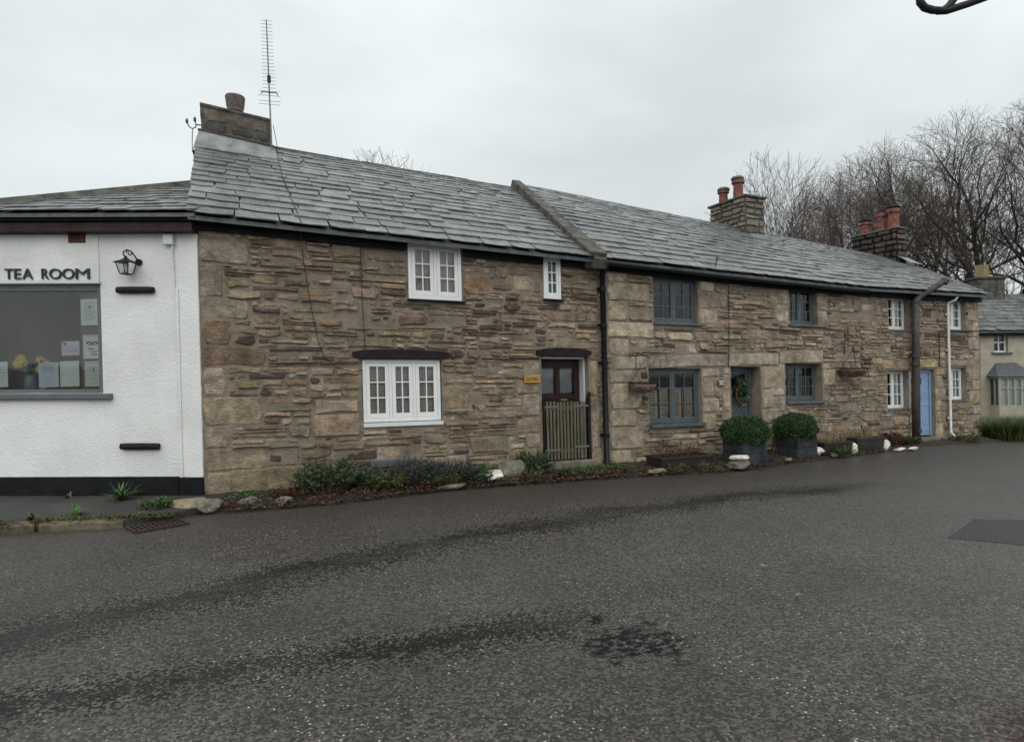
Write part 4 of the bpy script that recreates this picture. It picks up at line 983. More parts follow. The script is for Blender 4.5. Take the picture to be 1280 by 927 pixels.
    m = MB(); m.add([(18.80, 2.1, 5.02), (19.4, 2.1, 4.99), (19.36, 2.52, 5.28), (18.82, 2.52, 5.30)], [(0, 1, 2, 3)]); m.build('flashing', 'lead', st)
    for yy, w_, h in ((3.66, 6.17, 0.40), (3.14, 6.17, 0.56), (2.76, 6.17, 0.62)): pot(st, 19.07, yy, w_, 0.165, h, 'terracotta', 1.12)
    for yy, h in ((3.66, 6.57), (2.76, 6.79)): m = MB(); m.lathe((19.07, yy, h), [(0.14, 0), (0.14, .04), (0.20, .05), (0.19, .09), (0.05, .12)], 10); m.build('cowl', 'iron', st)
    return root
C3 = cottage_three()
#@@TEA
# ================================================================== tea room
def text_mesh(ch):
    cu_ = bpy.data.curves.new('txt', 'FONT'); cu_.body = ch; cu_.extrude = 0.5; cu_.size = 1.0; cu_.resolution_u = 4; cu_.offset = 0.0 if ch == 'M' else 0.004
    o = bpy.data.objects.new('txt', cu_); col.objects.link(o)
    bpy.context.view_layer.update()
    me = bpy.data.meshes.new_from_object(o.evaluated_get(bpy.context.evaluated_depsgraph_get())); bpy.data.objects.remove(o); bpy.data.curves.remove(cu_)
    return me
def letter(name, ch, parent, place, mat):
    """place(u, v, d): u, v in 0..1 over the glyph box, d 0 back .. 1 front -> street coordinates"""
    me = text_mesh(ch); n = len(me.vertices); co = [v.co.copy() for v in me.vertices]
    a0, a1 = min(c.x for c in co), max(c.x for c in co); b0, b1 = min(c.y for c in co), max(c.y for c in co)
    m = MB(); m.add([place((c.x-a0)/(a1-a0), (c.y-b0)/(b1-b0), c.z+0.5) for c in co], [tuple(p.vertices) for p in me.polygons])
    bpy.data.meshes.remove(me); return m.build(name, mat, parent)
def tea_room():
    p = T(1.5, 0, 0)
    root = empty('tea_room', p.x, p.y, 0.0, 'white rendered tea room with large shop window and black plinth', 'building')
    TL = 3.08      # length to the left
    wx0, wx1, wz0, wz1 = 1.33, 2.93, 1.48, 2.965
    # wall grid with the window hole
    mb = TB(); es = sorted([0.0, wx0, wx1, TL]); ez = [0.325, wz0, wz1, 3.70]
    def fill(e, s=0.14):
        r_ = []
        for a, b in zip(e, e[1:]):
            n = max(1, int(round((b-a)/s))); r_ += [a+(b-a)*i/n for i in range(n)]
        return r_ + [e[-1]]
    gx, gz = fill(es), fill(ez); id_ = {}
    for i, t in enumerate(gx):
        for k, z in enumerate(gz):
            edge = (t in (wx0, wx1) and wz0 <= z <= wz1)
            id_[i, k] = len(mb.v); mb.v.append(tuple(T(t, 0.0 if edge else 0.010*nz3(t*1.7, z*1.7, 1), z)))
    for i in range(len(gx)-1):
        for k in range(len(gz)-1):
            ct, cz = (gx[i]+gx[i+1])/2, (gz[k]+gz[k+1])/2
            if wx0 < ct < wx1 and wz0 < cz < wz1: continue
            mb.f.append((id_[i+1, k], id_[i, k], id_[i, k+1], id_[i+1, k+1])); mb.mi.append(0)
    for (a, b, c, d) in ((wx0, wx0, wz0, wz1), (wx1, wx1, wz0, wz1)): mb.add([T(a, 0, c), T(a, -.16, c), T(a, -.16, d), T(a, 0, d)], [(0, 1, 2, 3)])
    mb.add([T(wx0, 0, wz0), T(wx1, 0, wz0), T(wx1, -.16, wz0), T(wx0, -.16, wz0)], [(0, 1, 2, 3)]); mb.add([T(wx0, 0, wz1), T(wx1, 0, wz1), T(wx1, -.16, wz1), T(wx0, -.16, wz1)], [(3, 2, 1, 0)])
    mb.build('wall', 'white_render', root, smooth=True)
    m = TB(); m.tbox(TL, TL+.01, -4.5, 0.0, -.2, 3.7); m.tbox(0.3, TL, -4.5, -4.45, -.2, 3.7); m.build('rear_wall', 'white_render', root)
    m = TB(); m.tbox(-0.004, 0.26, -0.06, 0.004, 0.33, 3.69); m.build('corner_strip', 'white_render', root)
    # plinth, in two lengths
    m = TB(); m.tbox(-0.006, 0.32, -.1, 0.022, -.15, 0.325); m.tbox(0.32, TL, -.1, 0.030, -.15, 0.338); m.build('plinth', 'plinth_black', root, bevel=0.006)
    # fascia and dark gutter board
    m = TB(); m.tbox(-0.02, TL+.2, -.02, 0.16, 3.648, 3.775); m.build('fascia', 'fascia_brown', root, bevel=0.005)
    m = TB(); m.tbox(0.0, TL+.2, 0.0, 0.20, 3.778, 3.845); m.build('gutter', 'soffit', root, bevel=0.008)
    # roof: front slope hipped at the far left
    hl = 7.15+0.05; pitch = math.tan(math.radians(24.6)); ev = 3.87; D = 2.6
    A, B, C_, D_ = T(-0.1, 0.24, ev), T(3.30, 0.24, ev), T(3.30-D-.24, -D, ev+(D+.24)*pitch), T(-0.1, -D, ev+(D+.24)*pitch)
    m = TB(); d = Vector((0, 0, -.05)); m.add([A, B, C_, D_, A+d, B+d, C_+d, D_+d], [(3, 2, 1, 0), (4, 5, 6, 7), (0, 1, 5, 4), (1, 2, 6, 5), (2, 3, 7, 6), (3, 0, 4, 7)])
    E_ = T(3.30, -2*D-.24, ev); m.add([B, E_, C_, B+d, E_+d, C_+d], [(0, 2, 1), (0, 1, 4, 3)]); F_ = T(-.1, -2*D-.24, ev); m.add([C_, D_, F_, E_], [(0, 1, 2, 3)])
    roof = m.build('roof', 'grey_slate', root)
    lift = Vector((0, 0, 0.0)); slates(roof, tuple(B+lift), tuple(A+lift), tuple(C_+lift), tuple(D_+lift), [0.24]*13, (0.34, 0.50), 44, lift=0.0)
    n = 7
    for i in range(n):
        p, q = B+(C_-B)*(i/n), B+(C_-B)*((i+1)/n); dr = (q-p).normalized(); k = MB(); up = Vector((0, 0, 1)); up = (up-dr*up.dot(dr)).normalized(); sd_ = dr.cross(up)
        prof = [(-.13, -.03), (-.05, .075), (.05, .075), (.13, -.03)]; vs = [p+dr*.004+sd_*a+up*(b+.04) for a, b in prof] + [q-dr*.004+sd_*a+up*(b+.04) for a, b in prof]
        k.add(vs, [(0, 1, 5, 4), (1, 2, 6, 5), (2, 3, 7, 6), (3, 0, 4, 7), (3, 2, 1, 0), (4, 5, 6, 7)]); k.build('hip_tile', 'coping_stone', roof)
    # shop window
    m = TB(); y0, y1 = -.10, -0.03; fw = 0.075
    m.tbox(wx0, wx0+fw, y0, y1, wz0, wz1); m.tbox(wx1-fw, wx1, y0, y1, wz0, wz1); m.tbox(wx0+fw, wx1-fw, y0, y1-.001, wz0, wz0+.05); m.tbox(wx0+fw, wx1-fw, y0, y1-.001, wz1-.09, wz1)
    win = m.build('window', 'grey_paint', root, bevel=0.005)
    m = TB(); m.add([T(wx0+fw, -.06, wz0+.05), T(wx1-fw, -.06, wz0+.05), T(wx1-fw, -.06, wz1-.09), T(wx0+fw, -.06, wz1-.09)], [(1, 0, 3, 2)]); m.build('pane', 'shop_glass', win)
    m = TB(); m.tbox(wx0-.13, wx1+.10, -.10, 0.07, wz0-.085, wz0-.004); m.build('sill', 'grey_paint', win, bevel=0.012)
    m = TB(); m.tbox(wx0-.01, wx1+.02, -.02, 0.045, wz1+.003, wz1+.045); m.build('head_mould', 'greywhite_paint', win, bevel=0.006)
    # interior: back room, window board, brown strip at the jamb
    m = TB(); m.tbox(0.3, 3.04, -2.6, -2.55, 0.9, 3.3); m.tbox(0.3, .35, -2.6, -.17, .9, 3.3); m.tbox(2.99, 3.04, -2.6, -.17, .9, 3.3); m.tbox(.3, 3.04, -2.6, -.17, 3.25, 3.3); m.tbox(.3, 3.04, -2.6, -.17, .85, .9); m.build('room', 'interior_wall', root)
    m = TB(); m.tbox(wx0+.02, wx1-.02, -.42, -.105, wz0-.02, wz0+.045); m.build('window_board', 'greywhite_paint', root)
    m = TB(); m.tbox(wx0+.02, wx0+.36, -.135, -.108, wz0+.045, wz1-.02); m.build('blind_strip', 'brown_strip', root)
    # sign panel edge
    m = TB(); m.tbox(1.335, TL-.05, -.01, 0.016, 3.016, 3.635); m.build('sign_panel', 'white_render', root, bevel=0.004)
    # letters
    px = [('T', 8, 18), ('E', 20, 28), ('A', 30, 43), ('R', 54, 62.5), ('O', 63.5, 79), ('O', 80, 95), ('M', 96.5, 114)]
    for ch, a, b in px:
        ta, tb = 2.605-(a-8)*0.010877, 2.605-(b-8)*0.010877
        letter('letter', ch, root, lambda u, v, d, ta=ta, tb=tb: T(ta+(tb-ta)*u, 0.017+d*0.022, 3.033+0.142*v), 'print_black')
    # air brick, junction box, conduit
    m = TB(); m.tbox(1.504, 1.741, -.02, 0.020, 3.525, 3.644); ab = m.build('air_brick', 'maroon_brick', root)
    for i in range(3):
        for j in range(2): m = TB(); m.tbox(1.515+.076*i, 1.575+.076*i, 0.018, 0.026, 3.538+.05*j, 3.575+.05*j); m.build('grille_bar', 'maroon_brick', ab, bevel=0.003)
    m = TB(); m.tbox(0.295, .43, 0.004, 0.07, 3.49, 3.635); m.build('junction_box', 'greywhite_paint', root, bevel=0.008)
    m = TB(); m.tube([T(.315, .03, 3.49), T(.33, .022, 3.38), T(.32, .016, 3.2), T(.30, .016, 2.0), T(.275, .016, .34)], 0.012, 6); m.tbox(.262, .30, .004, .02, .33, 2.9); m.build('conduit', 'white_render', root)
    return root
TEA = tea_room()

# things on and behind the tea room window
def paper(t0, t1, w0, w1, mat, label, marks):
    p = T((t0+t1)/2, -.068, w0); m = TB(); d0, d1 = -.072, -.068
    a = R.uniform(-.006, .006)
    vs = [T(t0, d1, w0+a), T(t1, d1, w0-a), T(t1, d1, w1-a), T(t0, d1, w1+a), T(t0, d0, w0+a), T(t1, d0, w0-a), T(t1, d0, w1-a), T(t0, d0, w1+a)]
    m.add(vs, [(1, 0, 3, 2), (4, 5, 6, 7), (0, 1, 5, 4), (1, 2, 6, 5), (2, 3, 7, 6), (3, 0, 4, 7)])
    o = m.build('paper_notice', mat, origin=(p.x, p.y, w0)); tag(o, label, 'notice', 'papers stuck inside the tea room window')
    by = {}
    for (u0, u1, v0, v1, mm) in marks:      # u from the left edge, v from the bottom, 0..1
        k = by.setdefault(mm, TB()); W_ = t0-t1; H = w1-w0
        k.tbox(t0-W_*u1, t0-W_*u0, d1+.0005, d1+.0012, w0+H*v0, w0+H*v1)
    for mm, k in by.items(): k.build('print', mm, o)
    return o
def lines(n, v0, v1, u0=.15, u1=.85, m='print_grey', seed=1, h=.018):
    r_ = random.Random(seed); return [(u0+r_.uniform(0, .12), u1-r_.uniform(0, .2), v0+(v1-v0)*i/max(1, n-1), v0+(v1-v0)*i/max(1, n-1)+h, m) for i in range(n)]
paper(1.656, 1.403, 2.41, 2.772, 'paper', 'pale green notice with a boxed picture, topmost in the tea room window', [(.25, .72, .86, .875, 'print_grey'), (.25, .72, .58, .595, 'print_grey'), (.25, .27, .58, .875, 'print_grey'), (.70, .72, .58, .875, 'print_grey'), (.40, .58, .64, .76, 'print_grey')] + lines(5, .2, .5, .12, .9))
paper(1.934, 1.688, 1.996, 2.194, 'paper_lilac', 'small lilac note in the tea room window', [(.06, .16, .75, .92, 'print_pink'), (.18, .27, .72, .9, 'print_black')] + lines(5, .25, .68, .1, .9, 'print_grey', 3) + [(.75, .9, .32, .37, 'print_black')])
c_ = paper(1.636, 1.372, 1.951, 2.28, 'paper', 'pale notice with a black mask emblem in the tea room window', [(.2, .75, .93, .95, 'print_black'), (.25, .6, .40, .44, 'print_black'), (.33, .8, .30, .325, 'print_black'), (.4, .7, .24, .26, 'print_black'), (.4, .75, .155, .195, 'print_black')])
def mask_emblem():
    m = TB(); cx, cw = 1.51, 2.165; n = 20
    vs = []; fs = []
    for sgn in (-1, 1):
        ex = cx+sgn*.036; b = len(vs)
        for k in range(n):
            a = 2*PI*k/n; vs.append(T(ex+.046*math.cos(a), -.0668, cw+.026*math.sin(a)+.006*math.cos(a)*sgn)); vs.append(T(ex+.020*math.cos(a), -.0668, cw-.004+.010*math.sin(a)))
        for k in range(n): k2 = (k+1) % n; fs.append((b+2*k, b+2*k2, b+2*k2+1, b+2*k+1))
    m.add(vs, fs); m.build('emblem', 'print_black', c_)
mask_emblem()
paper(2.259, 1.984, 1.56, 1.899, 'paper_blue', 'pale blue printed sheet at the bottom of the tea room window', lines(7, .62, .93, .1, .9, 'print_grey', 5) + lines(4, .1, .4, .2, .8, 'print_grey', 6, .008))
paper(1.963, 1.700, 1.57, 1.92, 'paper', 'blank looking pale green sheet, middle of the bottom row', lines(6, .2, .9, .2, .9, 'paper_blue', 7))
paper(1.624, 1.372, 1.569, 1.919, 'paper_cream', 'cream sheet in the bottom right corner of the tea room window', lines(6, .12, .92, .15, .85, 'print_grey', 9, .012) + [(.45, .55, .62, .74, 'print_grey')])
paper(2.86, 2.683, 1.562, 1.912, 'paper', 'pale sheet cut off by the left edge of the photograph', lines(5, .3, .8))
def flower_vase(t, d, w, r_, h, mat, nm, label, n, fl, seed):
    p = T(t, d, w); o = empty(nm, p.x, p.y, w, label, 'vase'); rr = random.Random(seed)
    m = MB(); m.lathe(p, [(r_*.8, 0), (r_, h*.3), (r_*.95, h*.7), (r_*.75, h*.88), (r_*.85, h), (r_*.7, h), (r_*.6, h*.8)], 14); m.build('vase_body', mat, o, smooth=True)
    if n:
        m = MB(); f = MB()
        for i in range(n):
            q = p + Vector((rr.uniform(-1, 1)*.16, rr.uniform(-.5, .5)*.12, h+rr.uniform(.08, .28))); m.tube([p+Vector((0, 0, h*.6)), (p+q)/2+Vector((0, 0, h*.4)), q], .004, 5)
            for k in range(3): a = rr.uniform(0, 6.28); m.leaf(p+Vector((0, 0, h)), (math.cos(a), math.sin(a), 1.6), (0, 1, 0), rr.uniform(.15, .26), .02)
            if i < fl:
                for k in range(12): a = 2*PI*k/12; f.leaf(q, Vector((math.cos(a), -.3, math.sin(a))), (0, 1, 0), .075, .036)
                f.tube([q+Vector((0, .01, 0)), q+Vector((0, -.05, 0))], [.018, .026], 8)
        m.build('foliage', 'leaf_green', o); f.build('blooms', 'flower_yellow', o)
flower_vase(2.47, -.20, 1.525, .085, .20, 'vase_blue', 'flower_vase', 'blue grey vase of yellow daffodils behind the tea room glass', 9, 5, 1)
flower_vase(2.27, -.19, 1.525, .055, .24, 'flower_white', 'flower_jug', 'white jug with a yellow flower behind the tea room glass', 4, 2, 2)

def wall_lantern():
    t, w = 0.885, 3.06; p = T(t, 0, w); o = empty('wall_lantern', p.x, p.y, w, 'black iron carriage lantern on the white tea room wall', 'lantern')
    def P(a, d, z): return T(t+a, d, z)
    m = TB(); m.tube([P(-.10, .03, 3.26), P(-.10, .008, 3.26)], .045, 10); m.tube([P(-.10, .03, 3.25), P(-.10, .07, 3.30), P(-.07, .12, 3.38), P(-.02, .14, 3.405), P(.03, .14, 3.38), P(.03, .14, 3.34), P(0, .14, 3.30)], .010, 6)
    c = []
    for i in range(14): a = i/13*2*PI*1.2; r_ = .045*(1-i/18); c.append(P(-.045+r_*math.cos(a), .13, 3.36+r_*math.sin(a)))
    m.tube(c, .008, 5); m.build('bracket', 'iron', o)
    m = TB(); base, topw = .055, .085; za, zb = 3.085, 3.225
    b_ = [(1, 1), (1, -1), (-1, -1), (-1, 1)]
    for x, y in b_: m.tube([P(x*base, .14+y*base, za), P(x*topw, .14+y*topw, zb)], .007, 5)
    m.lathe(T(t, .14, za-.012), [(base*1.35, 0), (base*1.4, .012), (base*1.2, .016)], 4)
    m.lathe(T(t, .14, zb), [(topw*1.75, 0), (topw*1.75, .012), (.05, .05), (.018, .075), (.014, .10)], 4); m.build('frame', 'iron', o)
    for k in range(4):
        (x, y), (x2, y2) = b_[k], b_[(k+1) % 4]; g = TB(); g.add([P(x*base, .14+y*base, za), P(x2*base, .14+y2*base, za), P(x2*topw, .14+y2*topw, zb), P(x*topw, .14+y*topw, zb)], [(0, 1, 2, 3)]); g.build('pane', 'glass', o)
    m = MB(); m.lathe(T(t, .14, za+.01), [(.014, 0), (.014, .03), (.022, .05), (.024, .08), (.012, .10)], 8); m.build('bulb', 'greywhite_paint', o, smooth=True)
wall_lantern()
def log_bar(t0, t1, w, label):
    p = T((t0+t1)/2, 0, w); n = 10; m = TB(); r_ = .045; rings = 8
    for i in range(rings+1):
        t = t0+(t1-t0)*i/rings; q = 0.9 if i in (0, rings) else 1
        for k in range(n): a = 2*PI*k/n; rr_ = r_*q*(1+.05*nz3(t*9, k, 2)); m.v.append(tuple(T(t, .035+rr_*math.cos(a)*.9, w+rr_*math.sin(a)*(1.05+.06*nz3(t*4, 1, 1)))))
    for i in range(rings):
        for k in range(n): k2 = (k+1) % n; m.f.append((i*n+k, i*n+k2, (i+1)*n+k2, (i+1)*n+k)); m.mi.append(0)
    m.f += [tuple(range(n))[::-1], tuple(rings*n+k for k in range(n))]; m.mi += [0, 0]
    o = m.build('timber_batten', 'dark_timber', origin=(p.x, p.y, w)); tag(o, label, 'batten', 'dark battens on the tea room wall')
log_bar(1.084, .584, 2.88, 'short dark timber batten fixed just under the wall lantern'); log_bar(1.087, .565, .753, 'short dark timber batten low on the white wall above the plinth')

# ================================================================== cottage fittings
def downpipe(x, w0, w1, y, r_, mat, name, label, bands, shoe=True, swan=None):
    o = empty(name, x, y, w0, label, 'drainpipe'); m = MB(); pts = [(x, y, w1), (x, y, w0+.12)] + ([(x, y-.10, w0+.02)] if shoe else [(x, y, w0)])
    if swan: pts = swan + pts
    m.tube(pts, r_, 10); m.build('pipe', mat, o, smooth=True)
    for b in bands: m = MB(); m.tube([(x, y, b-.035), (x, y, b+.035)], r_*1.28, 10); m.box(x-r_*1.9, x+r_*1.9, y+r_*.6, y+r_*.6+.02, b-.025, b+.025); m.build('bracket', mat, o)
    return o
downpipe(6.49, .02, 3.52, -.10, .052, 'black_paint', 'drainpipe', 'black cast iron drainpipe where the first two cottages meet', (3.25, 1.92, .62, 2.6), swan=[(6.50, -.22, 3.72), (6.50, -.20, 3.62)])
downpipe(16.76, .12, 3.48, -.07, .032, 'pipe_white', 'drainpipe', 'white plastic drainpipe on the far cottage wall', (3.2, 2.3, .6), swan=[(16.93, -.20, 3.64), (16.90, -.16, 3.55)])
def post():
    o = empty('brown_vent_pipe', 15.42, -.16, .02, 'thick brown pipe with a slanting top arm beside the pale blue door', 'pipe'); m = MB()
    m.tube([(15.24, -.16, .02), (15.27, -.16, 1.2), (15.30, -.16, 2.4), (15.31, -.16, 3.46)], [.088, .086, .082, .078], 12); m.build('shaft', 'pipe_brown', o, smooth=True)
    for b in (.35, 1.95, 2.15): m = MB(); m.tube([(15.275, -.16, b-.05), (15.275, -.16, b+.05)], .098, 12); m.build('collar', 'pipe_brown', o)
    m = MB(); m.tube([(15.29, -.16, 3.40), (15.42, -.18, 3.56), (16.02, -.36, 3.90), (16.10, -.38, 3.93)], [.082, .08, .07, .066], 12); m.tube([(16.07, -.37, 3.90), (16.12, -.39, 3.98)], [.09, .095], 10); m.build('arm', 'pipe_brown', o)
post()
def cable(name, pts, label, r_=.006):
    m = MB(); m.tube(pts, r_, 5); o = m.build(name, 'cable', origin=pts[-1]); tag(o, label, 'cable'); return o
cable('loose_cable', [(1.33, -.28, 3.90), (1.34, -.12, 3.72), (1.40, -.045, 3.2), (1.47, -.05, 2.7), (1.56, -.045, 2.2), (1.64, -.04, 1.98), (1.80, -.045, 1.84), (2.05, -.04, 1.76), (2.19, -.035, 1.80)], 'thin loose black cable looping down to the left of the big white window')
cable('straight_cable', [(2.205, -.05, 3.64), (2.21, -.045, 3.0), (2.225, -.05, 2.5), (2.235, -.062, 2.02)], 'straight thin cable dropping onto the timber lintel')
cable('roof_cable', [(1.22, 2.5, 5.85), (1.24, 1.6, 5.12), (1.27, .8, 4.62), (1.32, .1, 4.13), (1.34, -.3, 3.87)], 'thin cable running down the slates from the chimney', .007)
cable('wall_rod', [(9.53, -.05, 3.62), (9.53, -.045, 2.8), (9.49, -.055, 2.12), (9.47, -.05, 1.82)], 'thin rod down the granite wall left of the slate-blue door', .008)
cable('far_cable', [(16.40, -.05, 1.9), (16.42, -.05, 2.72), (16.48, -.05, 2.78), (17.4, -.05, 2.80), (18.1, -.05, 2.82)], 'cable bent round the corner above the pale blue door', .012)
def name_plate():
    o = empty('name_plate', 5.05, -.04, 1.58, 'small yellow house name plate left of the gated door', 'sign'); m = MB(); a, b, c, d = 4.905, 5.205, 1.575, 1.705
    m.box(a, b, -.060, -.035, c, d); m.build('plate', 'brass_plate', o, bevel=.004)
    s = 'CLOVES'; n = len(s); 
    for i, ch in enumerate(s):
        u0 = a+.03+(b-a-.06)*i/n; u1 = a+.03+(b-a-.06)*(i+.82)/n
        letter('letter', ch, o, lambda u, v, q, u0=u0, u1=u1: (u0+(u1-u0)*u, -.0605-.003*q, c+.035+.06*v), 'dark_timber')
name_plate()
def plaque():
    o = empty('door_plaque', 9.27, -.04, 1.5, 'tiny dark plaque with white lettering beside the slate-blue door', 'sign'); m = MB(); m.box(9.20, 9.345, -.062, -.035, 1.475, 1.60); m.build('plate', 'grey_paint', o, bevel=.004)
    m = MB(); rr = random.Random(2)
    for i in range(6): x = 9.213+i*.020; m.box(x, x+.015, -.0635, -.0622, 1.555, 1.580)
    for i in range(4): x = 9.228+i*.024; m.box(x, x+.014+.003*rr.random(), -.0635, -.0622, 1.505, 1.535)
    m.build('lettering', 'flower_white', o)
plaque()
def gate():
    o = empty('wooden_gate', 5.73, -.03, .21, 'weathered green-stained picket gate in front of the brown door', 'gate'); rr = random.Random(4); a, b = 5.285, 6.13; n = 12
    for i in range(n):
        x = a+.015+(b-a-.03)*(i+.5)/n; m = MB(); t_ = 1.245-.018*rr.random(); w_ = .021; dx = rr.uniform(-.004, .004)
        m.add([(x-w_+dx*j, y, z) for j, z in ((0, .235), (1, t_)) for y in (-.055, -.033)] + [(x+w_+dx*j, y, z) for j, z in ((0, .235), (1, t_)) for y in (-.055, -.033)], [(0, 4, 6, 2), (1, 3, 7, 5), (0, 2, 3, 1), (4, 5, 7, 6), (2, 6, 7, 3), (0, 1, 5, 4)]); m.build('picket', 'gate_wood', o, bevel=.004)
    for z in (1.13, .38): m = MB(); m.box(a, b, -.032, -.006, z-.035, z+.035); m.build('rail', 'gate_wood', o, bevel=.004)
    for x0_, x1_, z in ((a-.01, a+.27, 1.15), (a-.01, a+.27, .40), (b-.28, b+.02, 1.16), (b-.28, b+.02, .44)): m = MB(); m.box(x0_, x1_, -.066, -.056, z-.018, z+.018); m.build('strap_hinge', 'galv', o)
    m = MB(); m.box(b+.012, b+.072, -.06, .0, .21, 1.30); m.add([(b+.012, -.06, 1.30), (b+.072, -.06, 1.30), (b+.072, 0, 1.30), (b+.012, 0, 1.30), (b+.06, -.06, 1.40), (b+.072, -.06, 1.40), (b+.072, 0, 1.40), (b+.06, 0, 1.40)], [(0, 1, 5, 4), (3, 7, 6, 2), (0, 4, 7, 3), (1, 2, 6, 5), (4, 5, 6, 7)]); m.build('gate_post', 'dark_timber', o)
    m = MB(); m.box(a-.028, a-.006, -.05, .0, .21, 1.28); m.build('hanging_post', 'dark_timber', o)
    m = MB(); m.box(5.60, 5.72, -.060, -.028, 1.262, 1.285); m.build('latch', 'galv', o)
gate()
def hanging_basket(x, w, s, label, seed, stems):
    o = empty('hanging_basket', x, -.24, w, label, 'hanging basket', 'hanging baskets on the second cottage'); rr = random.Random(seed); y = -.26
    m = MB(); prof = [(.03, -.14*s), (.13*s, -.125*s), (.20*s, -.07*s), (.235*s, 0), (.225*s, .01), (.10*s, .015)]; m.lathe((x, y, w), prof, 18); m.build('bowl', 'basket_bowl', o, smooth=True)
    m = MB()
    for i in range(420):
        a = rr.uniform(0, 2*PI); r_ = .24*s*math.sqrt(rr.random()); m.leaf((x+r_*math.cos(a), y+r_*math.sin(a), w+rr.uniform(-.01, .045)), (math.cos(a)+rr.uniform(-.8, .8), math.sin(a)+rr.uniform(-.8, .8), rr.uniform(-.2, .7)), (0, 0, 1), rr.uniform(.03, .07), .02)
    for i in range(stems):
        a = rr.uniform(0, 2*PI); r_ = .22*s; p = Vector((x+r_*math.cos(a), y+r_*math.sin(a), w)); m.leaf(p, (math.cos(a)*.3, math.sin(a)*.3, -1), (math.cos(a), math.sin(a), 0), rr.uniform(.06, .18), .015)
    m.build('planting', 'leaf_russet', o)
    m = MB(); top = (x+.03, y, w+.40*s)
    for k in range(3): a = 2*PI*k/3+.4; m.tube([(x+.23*s*math.cos(a), y+.23*s*math.sin(a), w), top], .005, 4)
    m.tube([top, (x+.03, y, w+.46*s)], .005, 4); m.build('chain', 'iron', o)
    m = MB(); c = [(x+.03, -.03, w+.30*s), (x+.03, -.03, w+.52*s), (x+.025, -.12, w+.565*s), (x+.02, y, w+.52*s)]
    m.tube(c, .009, 5); sc = []
    for i in range(16): a = -PI/2+i/15*2*PI*1.15; r_ = .055*(1-i/22); sc.append((x-.15+r_*math.cos(a), -.12, w+.50*s+r_*math.sin(a)))
    m.tube([(x+.03, -.08, w+.55*s), (x-.05, -.11, w+.56*s)] + sc[8:] , .009, 5); m.build('scroll_bracket', 'iron', o)
hanging_basket(7.20, 1.52, 1.05, 'hanging basket left of the shuttered slate-blue window', 5, 40); hanging_basket(12.92, 1.80, 1.2, 'rust-brown hanging basket right of the clipped bushes, on the bare wall', 6, 160)
def wreath():
    o = empty('door_wreath', 10.02, .20, 1.2, 'green door wreath with red flowers on the slate-blue door', 'wreath'); rr = random.Random(8); m = MB(); b = MB(); f = MB(); c = Vector((10.02, .21, 1.30))
    for i in range(520):
        a = rr.uniform(0, 2*PI); r_ = .15+rr.gauss(0, .06); a = a if rr.random() < .55 else rr.gauss(1.1, .7); p = c+Vector((r_*math.cos(a), rr.uniform(-.06, .02), r_*math.sin(a)*1.25+.02)); m.leaf(p, (rr.uniform(-1, 1), rr.uniform(-.8, .1), rr.uniform(-.6, 1)), (0, -1, 0), rr.uniform(.05, .10), .022)
    for i in range(12): a = rr.uniform(2.6, 4.4); p = c+Vector((.15*math.cos(a), -.06, .2*math.sin(a))); b.lathe(p, [(.004, -.02), (.020, -.01), (.024, .005), (.014, .02), (.003, .024)], 7)
    for i in range(14): a = rr.uniform(-1.6, 1.8); p = c+Vector((.19*math.cos(a), -.065, .24*math.sin(a))); f.lathe(p, [(.003, -.008), (.012, 0), (.003, .008)], 6)
    m.build('foliage', 'leaf_wreath', o); b.build('red_flowers', 'berry_red', o); f.build('white_flowers', 'flower_white', o)
wreath()
def aerial():
    o = empty('tv_aerial', 1.16, 2.66, 5.85, 'tall television aerial with short cross elements on the first chimney', 'aerial'); m = MB(); x, y = 1.16, 2.60
    m.tube([(x, y, 5.72), (x-.02, y, 6.9), (x-.04, y, 8.22)], [.016, .014, .011], 6); m.build('mast', 'galv', o)
    m = MB(); d = Vector((.90, -.35, -.06)).normalized()
    for i in range(20): z = 6.98+i*.0645; L = .115-.0008*i; c = Vector((x-.022-.001*i, y, z)); m.tube([c-d*L, c+d*L], .0038, 4)
    for z, L in ((6.92, .19), (6.84, .20), (6.74, .19), (6.68, .19)): c = Vector((x-.02, y, z)); m.tube([c-d*L, c+d*L], .004, 4)
    m.build('elements', 'galv', o)
    m = MB(); c = Vector((x-.02, y-.02, 6.86)); m.tube([c-d*.15, c-d*.13+Vector((0, 0, .03)), c-d*.06+Vector((0, 0, .03)), c+d*.06+Vector((0, 0, .03)), c+d*.13+Vector((0, 0, .03)), c+d*.15-Vector((0, 0, .01))], .010, 5); m.box(x-.05, x+.01, y-.03, y+.02, 7.08, 7.20); m.build('dipole', 'iron', o)
    m = MB(); m.tube([(x+.03, y-.02, 6.3), (x+.07, y-.02, 6.05), (x+.10, y-.05, 5.8)], .006, 4); m.build('lead_wire', 'cable', o)
aerial()
def insulator():
    o = empty('wire_bracket', .0, 3.0, 6.05, 'iron wire bracket with insulators on the left side of the first chimney', 'bracket'); m = MB()
    m.tube([(.03, 2.9, 6.22), (-.08, 2.86, 6.20), (-.10, 2.85, 6.26)], .012, 5); m.tube([(-.08, 2.86, 6.20), (-.09, 2.86, 6.15), (-.14, 2.86, 6.12), (-.19, 2.86, 6.14), (-.22, 2.86, 6.20)], .010, 5); m.tube([(-.14, 2.86, 6.12), (-.15, 2.87, 5.9), (-.14, 2.6, 5.62)], .007, 5); m.build('bracket_arm', 'iron', o)
    for x, z in ((-.225, 6.20), (-.10, 6.25)): m = MB(); m.lathe((x, 2.86, z), [(.012, 0), (.026, .015), (.020, .03), (.026, .05), (.012, .085)], 8); m.build('insulator', 'old_pot', o)
insulator()
